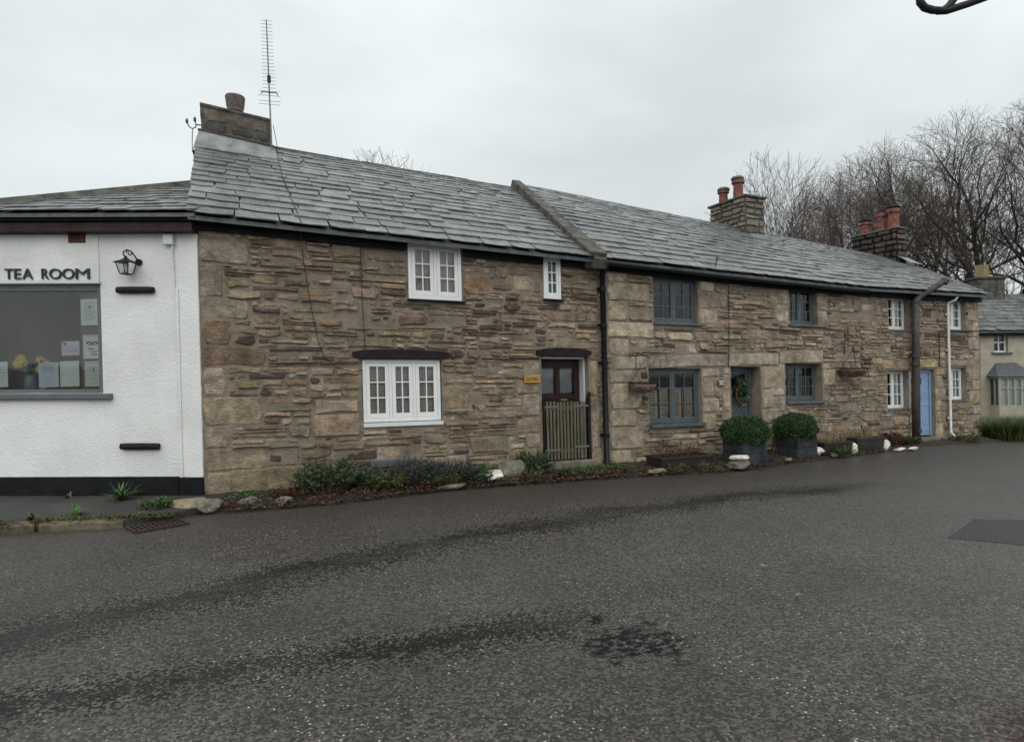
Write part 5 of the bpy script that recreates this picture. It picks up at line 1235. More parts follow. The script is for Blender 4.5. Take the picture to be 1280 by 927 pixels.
def roof_hook():
    m = MB(); m.tube([(9.02, -.24, 3.82), (9.02, -.27, 3.93), (9.05, -.26, 3.99), (9.09, -.22, 3.95)], .012, 5); o = m.build('roof_hook', 'iron', origin=(9.02, -.24, 3.82)); tag(o, 'small dark iron hook standing on the slates above the slate-blue window', 'hook')
roof_hook()
#@@PLANTS
# ================================================================== planters, troughs, stones
def blob(name, c, rx, ry, rz, mat, label, cat, seed, group=None, n=2, rough=.42, flat=None, yaw=0.0):
    bm = bmesh.new(); bmesh.ops.create_icosphere(bm, subdivisions=n, radius=1.0); cs, sn = math.cos(yaw), math.sin(yaw); base = W(c[0], c[1], c[2])
    for v in bm.verts:
        p = v.co.copy(); k = 1+rough*noise.noise(p*1.3+Vector((seed*3.1, seed, 0)))+rough*.5*noise.noise(p*3.1+Vector((seed, 2, 0)))
        p *= k
        if flat: p.z = max(-flat, min(flat*(1+.3*p.x), p.z))
        x, y, z = p.x*rx, p.y*ry, p.z*rz; v.co = Vector((x*cs-y*sn, x*sn+y*cs, z))
    me = bpy.data.meshes.new(name); bm.to_mesh(me); bm.free(); me.materials.append(MAT[mat]); o = bpy.data.objects.new(name, me); col.objects.link(o); o.location = base; tag(o, label, cat, group); return o
G1 = 'white painted stones along the bed'
blob('white_stone', (4.12, -.46, .115), .19, .12, .085, 'white_stone', 'white painted boulder in the leaf litter left of the picket gate', 'stone', 1, G1)
blob('white_stone', (8.68, -1.08, .205), .19, .13, .058, 'white_stone', 'flat white painted stone lying on a grey slab by the first planter', 'stone', 2, G1, flat=.8)
blob('slab_stone', (8.64, -1.10, .085), .24, .15, .10, 'field_stone', 'grey slab stone carrying a flat white stone', 'stone', 3, None, flat=.75)
blob('white_stone', (11.15, -.66, .13), .17, .10, .10, 'white_stone', 'white painted stone just right of the second planter', 'stone', 4, G1, yaw=-.4)
blob('white_stone', (12.30, -.62, .13), .15, .11, .13, 'white_stone', 'pointed white painted stone between the two long dark troughs', 'stone', 5, G1)
blob('white_stone', (13.52, -.52, .13), .15, .10, .14, 'white_stone', 'white painted stone at the right end of the troughs', 'stone', 6, G1)
for i, (x, y) in enumerate(((13.75, -.70), (13.98, -.62), (14.2, -.70), (14.38, -.64))): blob('stone_chip', (x, y, .03), .11, .07, .03, 'white_stone', ['white stone chip nearest the end trough', 'second small white chip from the trough in the kerbside row', 'third small white chip from the trough in the kerbside row', 'last small white chip before the brown pipe'][i], 'stone', 10+i, 'small white chips by the bed')
blob('boulder', (4.50, -.30, .12), .30, .20, .19, 'field_stone', 'dull grey boulder against the wall behind the white stone', 'stone', 20)
blob('edging_stone', (3.35, -.66, .04), .24, .08, .05, 'field_stone', 'flat brown edging stone below the lavender', 'stone', 21, None, flat=.7)
blob('edging_stone', (7.0, -.88, .05), .20, .08, .05, 'pale_stone', 'pale edging stone by the foot of the black drainpipe', 'stone', 22, None, flat=.7)
blob('corner_stone', (-.14, -.50, .06), .22, .24, .085, 'pale_stone', 'pale slab of stone at the corner behind the drain grating', 'stone', 23, None, flat=.7)
blob('corner_stone', (.10, -.72, .06), .16, .14, .10, 'field_stone', 'mossy rounded stone at the foot of the first cottage corner', 'stone', 24)
for i, (x, y, s_) in enumerate(((.55, -.6, .10), (1.0, -.75, .09), (10.15, -.85, .07), (11.6, -.75, .08))):
    blob('small_rock', (x, y, .05), s_*1.3, s_, s_*.6, 'field_stone', ['small brown rock left of the first shrub', 'small rock at the road edge below the first shrub', 'small rock between the two square planters', 'small rock in front of the first long trough'][i], 'stone', 30+i)
def planter(x0, y0, s, h, label, seed):
    o = empty('square_planter', x0+s/2, y0+s/2, 0.02, label, 'planter', 'square slate planters'); m = MB(); t_ = .035
    for k in range(2):
        z0, z1 = .02+h/2*k+.003, .02+h/2*(k+1)-.003
        for a in ((x0, x0+s, y0, y0+t_), (x0, x0+s, y0+s-t_, y0+s), (x0, x0+t_, y0+t_, y0+s-t_), (x0+s-t_, x0+s, y0+t_, y0+s-t_)): m = MB(); m.box(*a, z0, z1); m.build('board', 'planter_slate', o, bevel=.006)
    m = MB(); m.box(x0+t_, x0+s-t_, y0+t_, y0+s-t_, .03, h-.03); m.build('compost', 'soil', o)
def bush_ball(x, y, w, rx, rz, label, seed):
    o = empty('clipped_box_bush', x, y, w-rz, label, 'bush', 'clipped round box bushes'); rr = random.Random(seed); m = MB(); st = MB()
    c = Vector((x, y, w))
    for i in range(7500):
        u = rr.uniform(-1, 1); a = rr.uniform(0, 2*PI); s_ = math.sqrt(1-u*u); n = Vector((s_*math.cos(a), s_*math.sin(a), u)); k = 1+.16*noise.noise(n*1.9+Vector((seed, 0, 0)))+.09*noise.noise(n*5+Vector((0, seed, 0)))+(.07*rr.random() if rr.random() < .04 else 0)
        dep = rr.random()**2.2*.30; p = c+Vector((n.x*rx, n.y*rx, n.z*rz))*(k-dep+rr.uniform(0, .03)); d = n+Vector((rr.uniform(-1, 1), rr.uniform(-1, 1), rr.uniform(-.6, 1)))*.8
        m.leaf(p, d, n+Vector((rr.uniform(-.5, .5), rr.uniform(-.5, .5), rr.uniform(-.5, .5))), rr.uniform(.026, .052), rr.uniform(.016, .026))
    m.build('foliage', 'leaf_box', o)
    core = MB(); core.lathe(c-Vector((0, 0, rz*.72)), [(rx*.35, 0), (rx*.6, rz*.3), (rx*.70, rz*.72), (rx*.55, rz*1.2), (rx*.2, rz*1.42)], 12); core.build('inner_twigs', 'leaf_box', o)
    st.tube([c-Vector((0, 0, rz*1.15)), c], .03, 6); st.build('stem', 'bark', o)
planter(8.84, -1.06, .56, .46, 'dark square slate planter nearest the flat white stone', 1); bush_ball(9.12, -.78, .63, .43, .28, 'round clipped box bush in the planter in front of the slate-blue door', 11)
planter(10.52, -.78, .56, .44, 'second dark square planter further along the wall', 2); bush_ball(10.80, -.50, .62, .41, .27, 'round clipped box bush below the far slate-blue window', 12)
def trough(x0, x1, y0, y1, h, label, dead=True, seed=1, mat='trough_dark'):
    o = empty('stone_trough', (x0+x1)/2, (y0+y1)/2, .0, label, 'trough', 'low dark troughs'); m = MB(); t_ = .045; b = .03
    def ring(e, z): return [(x0+e, y0+e, z), (x1-e, y0+e, z), (x1-e, y1-e, z), (x0+e, y1-e, z)]
    m.add(ring(b, .0)+ring(0, h*.85)+ring(-.015, h*.87)+ring(-.015, h)+ring(t_, h)+ring(t_, h-.06), [(i*4+k, i*4+(k+1) % 4, (i+1)*4+(k+1) % 4, (i+1)*4+k) for i in range(5) for k in range(4)]+[(20, 21, 22, 23)]); m.build('trough_body', mat, o)
    rr = random.Random(seed)
    if dead:
        k = MB()
        for i in range(dead):
            x, y = rr.uniform(x0+.06, x1-.06), rr.uniform(y0+.05, y1-.05); p = Vector((x, y, h-.06)); d = Vector((rr.uniform(-.5, .5), rr.uniform(-.5, .5), 1)).normalized(); L = rr.uniform(.12, .34); q = p+d*L+Vector((rr.uniform(-.05, .05), rr.uniform(-.05, .05), 0))
            k.tube([p, (p+q)/2+Vector((rr.uniform(-.02, .02), rr.uniform(-.02, .02), 0)), q], [.0035, .003, .0015], 3, cap=False)
            for j in range(5): k.leaf(p+(q-p)*rr.random(), (rr.uniform(-1, 1), rr.uniform(-1, 1), rr.uniform(-.3, 1)), (0, 0, 1), rr.uniform(.02, .05), .012)
        k.build('dead_stems', 'leaf_straw' if seed != 1 else 'leaf_russet', o)
trough(7.14, 8.30, -.84, -.38, .26, 'low dark trough under the shuttered slate-blue window', 110, 1)
trough(11.36, 12.22, -.72, -.30, .30, 'dark trough of dead stems between two white stones', 130, 2)
trough(12.50, 13.40, -.62, -.20, .33, 'dark brown trough of dry plants nearest the far cottage', 150, 3)

# ------------------------------------------------------------------ soft plants
def shrub(x, y, rx, h, label, seed, leaf='leaf_sage', stems=90, ll=(.03, .055), lw=.012, name='low_shrub', cat='shrub', per=20, group='low shrubs along the cottage wall'):
    o = empty(name, x, y, .04, label, cat, group); rr = random.Random(seed); m = MB(); s = MB()
    for i in range(stems):
        a = rr.uniform(0, 2*PI); r0 = rx*.45*math.sqrt(rr.random()); p = Vector((x+r0*math.cos(a), y+r0*.7*math.sin(a), .03)); a2 = a+rr.uniform(-.7, .7); sp_ = rr.uniform(.2, 1.0)
        q = p+Vector((math.cos(a2)*rx*.75*sp_, math.sin(a2)*rx*.55*sp_, h*rr.uniform(.45, 1.05)*(1-.35*sp_*sp_))); q.y = min(q.y, -.03)
        mid = (p+q)/2+Vector((0, 0, h*.12)); s.tube([p, mid, q], [.006, .004, .002], 3, cap=False)
        for k in range(per):
            f = .25+.75*(k+rr.random())/per; c = p.lerp(mid, f*2) if f < .5 else mid.lerp(q, f*2-1); d = (q-p).normalized()*rr.uniform(.3, 1.1)+Vector((rr.uniform(-1, 1), rr.uniform(-1, 1), rr.uniform(-.4, .8)))
            m.leaf(c, d, (rr.uniform(-1, 1), rr.uniform(-1, 1), 1), rr.uniform(*ll), lw*rr.uniform(.7, 1.3))
    m.build('foliage', leaf, o); s.build('stems', 'twig_dead', o)
shrub(1.60, -.42, .48, .48, 'rounded grey-green shrub left of the big white window', 1, 'leaf_sage', 260, (.035, .065), .024)
shrub(2.42, -.50, .34, .26, 'low yellowish green shrub below the left end of the window', 2, 'leaf_olive', 130, (.03, .055), .022)
shrub(2.90, -.38, .46, .42, 'grey lavender clump under the middle of the big white window', 3, 'leaf_lav', 260, (.03, .065), .013)
shrub(3.50, -.38, .44, .36, 'silvery lavender clump right of the big white window', 4, 'leaf_lav', 240, (.03, .065), .013)
shrub(4.00, -.24, .32, .26, 'small green plant behind the white boulder', 5, 'leaf_green', 60, (.03, .05), .018)
shrub(4.95, -.22, .36, .40, 'leafy green plant at the left foot of the gate', 6, 'leaf_sage', 130, (.04, .07), .024)
shrub(5.75, -.42, .30, .12, 'low bright weeds before the door step', 7, 'leaf_green', 36, (.03, .05), .022, per=12)
shrub(6.45, -.55, .34, .16, 'small pale leaved weeds at the foot of the drainpipe', 8, 'leaf_olive', 50, (.025, .05), .022, per=12)
shrub(7.35, -.98, .22, .16, 'small green weed before the low dark trough', 9, 'leaf_olive', 22, (.03, .05), .02, per=10)
shrub(7.85, -1.02, .16, .14, 'tiny green sprig at the right of the low dark trough', 15, 'leaf_green', 16, (.03, .05), .02, per=10)
shrub(11.75, -.82, .24, .20, 'bright green weed in front of the trough of dead stems', 10, 'leaf_green', 36, (.04, .06), .025, per=12)
shrub(14.3, -.20, .40, .30, 'brown and green tangle of plants left of the brown pipe', 11, 'leaf_russet', 60, (.04, .07), .02)
shrub(14.85, -.25, .30, .22, 'green weeds at the foot of the brown pipe', 12, 'leaf_olive', 50, (.04, .06), .02)
shrub(.52, -.45, .22, .12, 'bright green weed at the road edge by the first cottage corner', 13, 'leaf_green', 26, (.03, .05), .025, per=10)
shrub(-.50, -.60, .20, .16, 'bright green weed on the kerb behind the grating', 14, 'leaf_green', 40, (.03, .05), .025, per=10)
shrub(17.0, -.3, .45, .16, 'mossy weeds below the far white windows', 16, 'leaf_olive', 60, (.04, .06), .02, per=12)
shrub(2.12, -.30, .34, .34, 'dark green shrub between the rounded shrub and the window corner', 41, 'leaf_sage', 110, (.03, .06), .02)
shrub(3.22, -.56, .32, .22, 'low straggly green plant in front of the lavender', 42, 'leaf_olive', 90, (.03, .055), .018)
shrub(3.82, -.50, .26, .22, 'low straggly plant left of the white boulder', 43, 'leaf_sage', 80, (.03, .055), .018)
shrub(4.72, -.50, .30, .16, 'creeping weeds right of the white boulder', 44, 'leaf_olive', 60, (.03, .05), .02, per=12)
shrub(1.08, -.52, .26, .16, 'reddish green weeds left of the rounded shrub', 45, 'leaf_russet', 60, (.03, .05), .02, per=12)
shrub(5.30, -.52, .26, .14, 'creeping weeds left of the door step', 46, 'leaf_sage', 50, (.03, .05), .02, per=12)
def blades(x, y, w, n, L, wd, label, seed, mat='leaf_green', name='strap_leaved_plant', cat='plant', group=None, spread=1.0):
    o = empty(name, x, y, w, label, cat, group); rr = random.Random(seed); m = MB()
    for i in range(n):
        a = rr.uniform(0, 2*PI); l = L*rr.uniform(.6, 1.1); out = rr.uniform(.35, 1.0)*spread; p = Vector((x+rr.uniform(-.04, .04), y+rr.uniform(-.04, .04), w)); N = 5; d = Vector((math.cos(a), math.sin(a), 0)); sd_ = Vector((-math.sin(a), math.cos(a), 0)); vs = []
        for k in range(N+1):
            f = k/N; q = p+d*(l*out*f)+Vector((0, 0, l*(1.25-.55*out)*(f-.62*out*f*f))); ww = wd*(1-f**2.2)*.5+.001; vs += [q-sd_*ww, q+sd_*ww]
        m.add(vs, [(2*k, 2*k+1, 2*k+3, 2*k+2) for k in range(N)])
    m.build('blades', mat, o)
p = T(.92, .30, 0); blades(p.x, p.y, .08, 42, .34, .026, 'strap-leaved green plant against the black plinth', 3)
blades(-1.32, -.62, .06, 34, .20, .014, 'small grassy tuft on the kerb before the tea room', 4, 'leaf_green', 'grass_tuft', 'grass', 'tufts on the kerb')
blades(-1.75, -.66, .06, 40, .13, .010, 'low moss-green tuft further left on the kerb', 5, 'leaf_grass', 'grass_tuft', 'grass', 'tufts on the kerb')
blades(-2.2, -.60, .06, 40, .11, .010, 'low yellowish tuft at the far left of the kerb', 6, 'leaf_grass', 'grass_tuft', 'grass', 'tufts on the kerb')
p = T(1.75, .12, 0); blades(p.x, p.y, .08, 16, .10, .02, 'small pale weed at the foot of the black plinth', 8, 'leaf_sage', 'weed', 'plant')
def grass_clump(x, y, w, n, r_, h, label, seed):
    o = empty('grass_clump', x, y, w, label, 'grass'); rr = random.Random(seed); m = MB()
    for i in range(n):
        a = rr.uniform(0, 2*PI); rad = r_*math.sqrt(rr.random()); p = Vector((x+rad*math.cos(a)*1.6, y+rad*math.sin(a)*.7, w)); l = h*rr.uniform(.5, 1.1); d = Vector((rr.uniform(-1, 1), rr.uniform(-1, 1), 0))*.6; sd_ = Vector((1, .2, 0)).normalized(); vs = []
        for k in range(5): f = k/4; q = p+d*l*f*f+Vector((0, 0, l*(f-.35*f*f))); ww = .016*(1-f**2)+.001; vs += [q-sd_*ww, q+sd_*ww]
        m.add(vs, [(2*k, 2*k+1, 2*k+3, 2*k+2) for k in range(4)])
    m.build('blades', 'leaf_grass', o)

# leaf litter along the bed and kerb: nobody could count it
def litter():
    rr = random.Random(9); m = MB()
    for i in range(4200):
        x = rr.uniform(0, 13.6); y0 = bed_y(x); f = min(.98, abs(rr.gauss(.08, .16))); y = y0+(0-y0)*f-.02*rr.random(); 
        dens = 1.0 if 2.2 < x < 6.2 else .75 if x < 9.2 else .35
        if rr.random() > dens: continue
        z = .014+.10*f+.03+rr.uniform(0, .03) if f > .1 else .008+rr.uniform(0, .03); a = rr.uniform(0, 2*PI)
        m.leaf((x, y, z), (math.cos(a), math.sin(a), rr.uniform(-.25, .35)), (rr.uniform(-.5, .5), rr.uniform(-.5, .5), 1), rr.uniform(.03, .075), rr.uniform(.022, .045))
    for i in range(500):
        t = rr.uniform(-2.4, -.2); y = -.98-.3*(t+.9)*.35+rr.gauss(0, .05); a = rr.uniform(0, 6.28); m.leaf((t, y, .03+rr.uniform(0, .06)), (math.cos(a), math.sin(a), .1), (rr.uniform(-.5, .5), rr.uniform(-.5, .5), 1), rr.uniform(.02, .05), .025)
    for i in range(900):
        a = rr.uniform(0, 6.28); r_ = abs(rr.gauss(0, .24)); x, y = 3.98+r_*math.cos(a), -7.84+r_*math.sin(a)*.7; b = rr.uniform(0, 6.28)
        m.leaf((x, y, .0+rr.uniform(0, .03)), (math.cos(b), math.sin(b), rr.uniform(-.2, .3)), (rr.uniform(-.5, .5), rr.uniform(-.5, .5), 1), rr.uniform(.014, .032), .018)
    o = m.build('leaf_litter', 'leaf_russet'); tag(o, 'russet fallen leaves along the foot of the wall', None, kind='stuff')
    g = MB()
    for i in range(6500):
        x = rr.uniform(0, 13.8); y0 = bed_y(x); f = rr.random()**1.4; y = y0+(0-y0)*f; a = rr.uniform(0, 6.28)
        if nz3(x*1.5, y*2, 4) < -.12: continue
        g.leaf((x, y, .03+.09*f), (math.cos(a), math.sin(a), rr.uniform(.1, 1)), (rr.uniform(-.5, .5), rr.uniform(-.5, .5), 1), rr.uniform(.02, .045), rr.uniform(.014, .026))
    for i in range(4200):
        x = rr.uniform(-2.8, -.3); y = -1.0+(-.35)*(x+.9)*.6+rr.gauss(.06, .06); a = rr.uniform(0, 6.28)
        if nz3(x*2.5, 3, 4) < -.1: continue
        g.leaf((x, y, .055+rr.uniform(0, .02)), (math.cos(a), math.sin(a), rr.uniform(.2, 1.2)), (rr.uniform(-.5, .5), rr.uniform(-.5, .5), 1), rr.uniform(.015, .04), rr.uniform(.008, .016))
    o = g.build('ground_cover', 'leaf_olive'); tag(o, 'small creeping green weeds on the bed and kerb', None, kind='stuff')
litter()
def road_leaves():
    for i, (x, y, a, m_, lb) in enumerate(((4.31, -6.0, .4, 'leaf_straw', 'single tan leaf lying in mid road'), (4.65, -5.36, 1.9, 'leaf_straw', 'thin straw coloured leaf in mid road nearer the cottages'))):
        m = MB(); d = Vector((math.cos(a), math.sin(a), 0)); s = Vector((-d.y, d.x, 0)); p = Vector((x, y, -.012)); n = 6; L = .075; vs = []
        for k in range(n+1): f = k/n; w_ = .014*math.sin(PI*min(1, f*.96+.02))+.001; c = p+d*L*(f-.5)+Vector((0, 0, .012+.02*abs(f-.5))); vs += [c-s*w_+Vector((0, 0, .012)), c, c+s*w_+Vector((0, 0, .008))]
        for k in range(n): m.f += [(3*k, 3*k+1, 3*k+4, 3*k+3), (3*k+1, 3*k+2, 3*k+5, 3*k+4)]; m.mi += [0, 0]
        m.v = [tuple(v) for v in vs]; o = m.build('fallen_leaf', m_, origin=(x, y, 0)); tag(o, lb, 'leaf', 'leaves on the road')
road_leaves()
def drain():
    o = empty('drain_grating', -.42, -1.28, .0, 'rusty iron drain grating at the kerb below the tea room corner', 'drain'); dx = Vector((.84, .36, 0)).normalized(); dy = Vector((-dx.y, dx.x, 0)); c = Vector((-.42, -1.30, -.004)); L, Wd = .27, .16
    m = MB(); m.obox(c+dy*Wd, dx*L, dy*.014, Vector((0, 0, .016))); m.obox(c-dy*Wd, dx*L, dy*.014, Vector((0, 0, .016))); m.obox(c+dx*L, dx*.014, dy*Wd, Vector((0, 0, .0155))); m.obox(c-dx*L, dx*.014, dy*Wd, Vector((0, 0, .0155))); m.build('grate_frame', 'rust_iron', o)
    for i in range(9): m = MB(); m.obox(c+dx*(L*2*(i+1)/10-L), dx*.011, dy*(Wd-.014), Vector((0, 0, .014))); m.build('grate_bar', 'rust_iron', o)
    m = MB(); m.obox(c-Vector((0, 0, .013)), dx*(L-.01), dy*(Wd-.01), Vector((0, 0, .003))); m.build('sump', 'black_paint', o)
drain()
def wall_vent():
    m = MB(); m.box(2.28, 2.86, -.055, -.02, .30, .42); o = m.build('vent_box', 'grey_paint', origin=(2.5, -.03, .3), bevel=.006); tag(o, 'dark slotted vent box low on the wall behind the lavender', 'vent')
    for i in range(3): k = MB(); k.box(2.30, 2.84, -.062, -.056, .318+.032*i, .334+.032*i); k.build('louvre', 'grey_paint', o)
wall_vent()

# ================================================================== far house
def far_house():
    K = 24.2/15.97; bx, by = .3945+(18.25-.3945)*K, -9.3478+9.3478*K
    ang = math.radians(-31); U = Vector((math.cos(ang), math.sin(ang), 0)); N = Vector((U.y, -U.x, 0)); O = Vector((bx, by, 0))   # N points to the road
    def F(u, d, w): q = O+U*u+N*d; return (q.x, q.y, w)
    root = empty('cream_house', bx, by, 0, 'cream rendered house with slate roof beyond the end of the terrace', 'house')
    def fb(m, u0, u1, d0, d1, w0, w1):
        vs = [F(u, d, w) for w in (w0, w1) for d in (d0, d1) for u in (u0, u1)]; m.add(vs, [(0, 2, 3, 1), (4, 5, 7, 6), (0, 1, 5, 4), (2, 6, 7, 3), (0, 4, 6, 2), (1, 3, 7, 5)]); return m
    Wd = 6.0; ev = 3.42
    ux0, ux1, uz0, uz1 = .50, 1.02, 2.55, 3.34      # upper window opening
    m = MB()
    for a, b, c, d in ((0, ux0, -.5, ev), (ux1, Wd, -.5, ev), (ux0, ux1, -.5, uz0), (ux0, ux1, uz1, ev)): m.add([F(a, 0, c), F(b, 0, c), F(b, 0, d), F(a, 0, d)], [(0, 1, 2, 3)])
    for a, s in ((ux0, 1), (ux1, -1)): m.add([F(a, 0, uz0), F(a, -.22, uz0), F(a, -.22, uz1), F(a, 0, uz1)], [(0, 1, 2, 3)])
    m.add([F(ux0, 0, uz0), F(ux1, 0, uz0), F(ux1, -.22, uz0), F(ux0, -.22, uz0)], [(0, 1, 2, 3)]); m.add([F(ux0, 0, uz1), F(ux1, 0, uz1), F(ux1, -.22, uz1), F(ux0, -.22, uz1)], [(0, 1, 2, 3)])
    m.add([F(0, 0, -.5), F(0, -5, -.5), F(0, -5, ev), F(0, -2.5, 5.0), F(0, 0, ev)], [(0, 1, 2, 3, 4)]); m.add([F(Wd, 0, -.5), F(Wd, -5, -.5), F(Wd, -5, ev), F(Wd, -2.5, 5.0), F(Wd, 0, ev)], [(0, 1, 2, 3, 4)]); m.add([F(0, -5, -.5), F(Wd, -5, -.5), F(Wd, -5, ev), F(0, -5, ev)], [(0, 1, 2, 3)])
    m.build('wall', 'cream_render', root)
    m = MB(); fb(m, ux0, ux0+.06, -.19, -.14, uz0, uz1); fb(m, ux1-.06, ux1, -.19, -.14, uz0, uz1); fb(m, ux0+.06, ux1-.06, -.19, -.141, uz0, uz0+.06); fb(m, ux0+.06, ux1-.06, -.19, -.141, uz1-.06, uz1); fb(m, ux0+.06, ux1-.06, -.185, -.145, 2.92, 2.97); fb(m, ux0+.24, ux0+.28, -.185, -.145, uz0+.06, uz1-.06); win = m.build('window', 'white_paint', root)
    m = MB(); m.add([F(ux0, -.17, uz0), F(ux1, -.17, uz0), F(ux1, -.17, uz1), F(ux0, -.17, uz1)], [(0, 1, 2, 3)]); m.build('pane', 'glass', win)
    m = MB(); fb(m, ux0-.1, ux1+.12, -.2, .07, uz0-.08, uz0-.004); m.build('sill', 'grey_slate', win)
    # roof
    A, B, C_, D_ = Vector(F(-.25, .25, 3.36)), Vector(F(Wd, .25, 3.36)), Vector(F(Wd, -2.5, 5.1)), Vector(F(-.25, -2.5, 5.1)); E_, F_ = Vector(F(Wd, -5.3, 3.3)), Vector(F(-.25, -5.3, 3.3)); m = MB(); d = Vector((0, 0, -.06))
    m.add([A, B, C_, D_, A+d, B+d, C_+d, D_+d, E_, F_], [(0, 1, 2, 3), (7, 6, 5, 4), (0, 4, 5, 1), (0, 3, 7, 4), (3, 2, 8, 9)]); roof = m.build('roof', 'grey_slate', root)
    slates(roof, tuple(A), tuple(Vector(F(3.2, .25, 3.36))), tuple(D_), tuple(Vector(F(3.2, -2.5, 5.1))), [.30-.008*i for i in range(11)], (.30, .55), 61)
    ridge_tiles(roof, tuple(D_), tuple(C_), 8)
    m = MB(); fb(m, -.2, Wd, .12, .20, 3.20, 3.33); m.build('gutter', 'soffit', root)
    # chimney at the left gable
    m = MB(); fb(m, 1.15, 2.25, -3.1, -2.0, 4.2, 5.75); st = m.build('chimney_stack', 'coping_stone', root, bevel=.02)
    m = MB(); fb(m, 1.08, 2.32, -3.17, -1.93, 5.75, 5.85); m.build('cap', 'coping_stone', st, bevel=.02)
    q = F(1.65, -2.5, 5.84); k = MB(); k.add([(q[0]+a*s, q[1]+b*s, q[2]+h) for h, s in ((0, .20), (.58, .18)) for a, b in ((-1, -1), (1, -1), (1, 1), (-1, 1))], [(0, 1, 5, 4), (1, 2, 6, 5), (2, 3, 7, 6), (3, 0, 4, 7), (4, 5, 6, 7)]); k.build('chimney_pot', 'pot_yellow', st)
    # bay window with lean-to slate hood
    b0, b1, dz0, dz1 = .30, 1.45, .40, 1.58; m = MB(); dp = .55
    for a, b, c, d_ in ((b0, b0+.08, dp-.06, dp), (b1-.08, b1, dp-.06, dp)): fb(m, a, b, c, d_, dz0, dz1)
    for i in range(1, 4): a = b0+.08+(b1-b0-.16)*i/4; fb(m, a-.025, a+.025, dp-.05, dp-.005, dz0+.08, dz1-.08)
    fb(m, b0+.08, b1-.08, dp-.055, dp-.003, dz0, dz0+.08); fb(m, b0+.08, b1-.08, dp-.055, dp-.003, dz1-.08, dz1); fb(m, b0+.08, b1-.08, dp-.045, dp-.01, 1.12, 1.16); fb(m, b0+.01, b0+.07, 0, dp-.06, dz0, dz0+.08); fb(m, b0+.01, b0+.07, 0, dp-.06, dz1-.08, dz1); fb(m, b1-.07, b1-.01, 0, dp-.06, dz0, dz1); fb(m, b0+.01, b0+.07, .24, .29, dz0, dz1)
    bay = m.build('bay_window', 'bay_grey', root); 
    for i in range(4): a = b0+.08+(b1-b0-.16)*i/4; c = b0+.08+(b1-b0-.16)*(i+1)/4; k = MB(); k.add([F(a, dp-.03, dz0+.08), F(c, dp-.03, dz0+.08), F(c, dp-.03, dz1-.08), F(a, dp-.03, dz1-.08)], [(0, 1, 2, 3)]); k.build('pane', 'glass', bay)
    k = MB(); k.add([F(b0+.04, 0, dz0), F(b0+.04, dp-.05, dz0), F(b0+.04, dp-.05, dz1), F(b0+.04, 0, dz1)], [(0, 1, 2, 3)]); k.build('pane', 'glass', bay)
    k = MB(); n = 30
    for i in range(n+1): u = b0+.1+(b1-b0-.2)*i/n; k.v += [F(u, dp-.13+.02*math.sin(i*1.4), dz0+.05), F(u, dp-.13+.02*math.sin(i*1.4), dz1-.05)]
    for i in range(n): k.f.append((2*i, 2*i+2, 2*i+3, 2*i+1)); k.mi.append(0)
    k.build('curtain', 'curtain', bay, smooth=True)
    m = MB(); fb(m, b0, b1, 0, dp, -.5, dz0-.003); m.build('bay_base', 'cream_render', root)
    m = MB(); m.add([F(b0-.12, dp+.12, dz1+.01), F(b1+.12, dp+.12, dz1+.01), F(b1-.15, -.0, dz1+.55), F(b0+.25, -.0, dz1+.55), F(b0-.12, 0, dz1+.01), F(b1+.12, 0, dz1+.01)], [(0, 1, 2, 3), (0, 3, 4), (1, 5, 2), (0, 4, 5, 1)]); m.build('bay_hood', 'grey_slate', root)
    m = MB(); fb(m, b1+.04, b1+.16, .0, .6, -.3, 1.95); m.build('side_post', 'slateblue_paint', root)
    return O, U, N
FO, FU, FN = far_house()
grass_clump(19.2, -.30, -.02, 2600, .72, .92, 'overgrown clump of long green grass in front of the cream house', 4)
q_ = FO+FU*(-.35)+FN*.3
shrub(18.45, -.35, .4, .22, 'dull green weeds at the end corner of the terrace', 31, 'leaf_olive', 70, (.05, .08), .02, per=12)

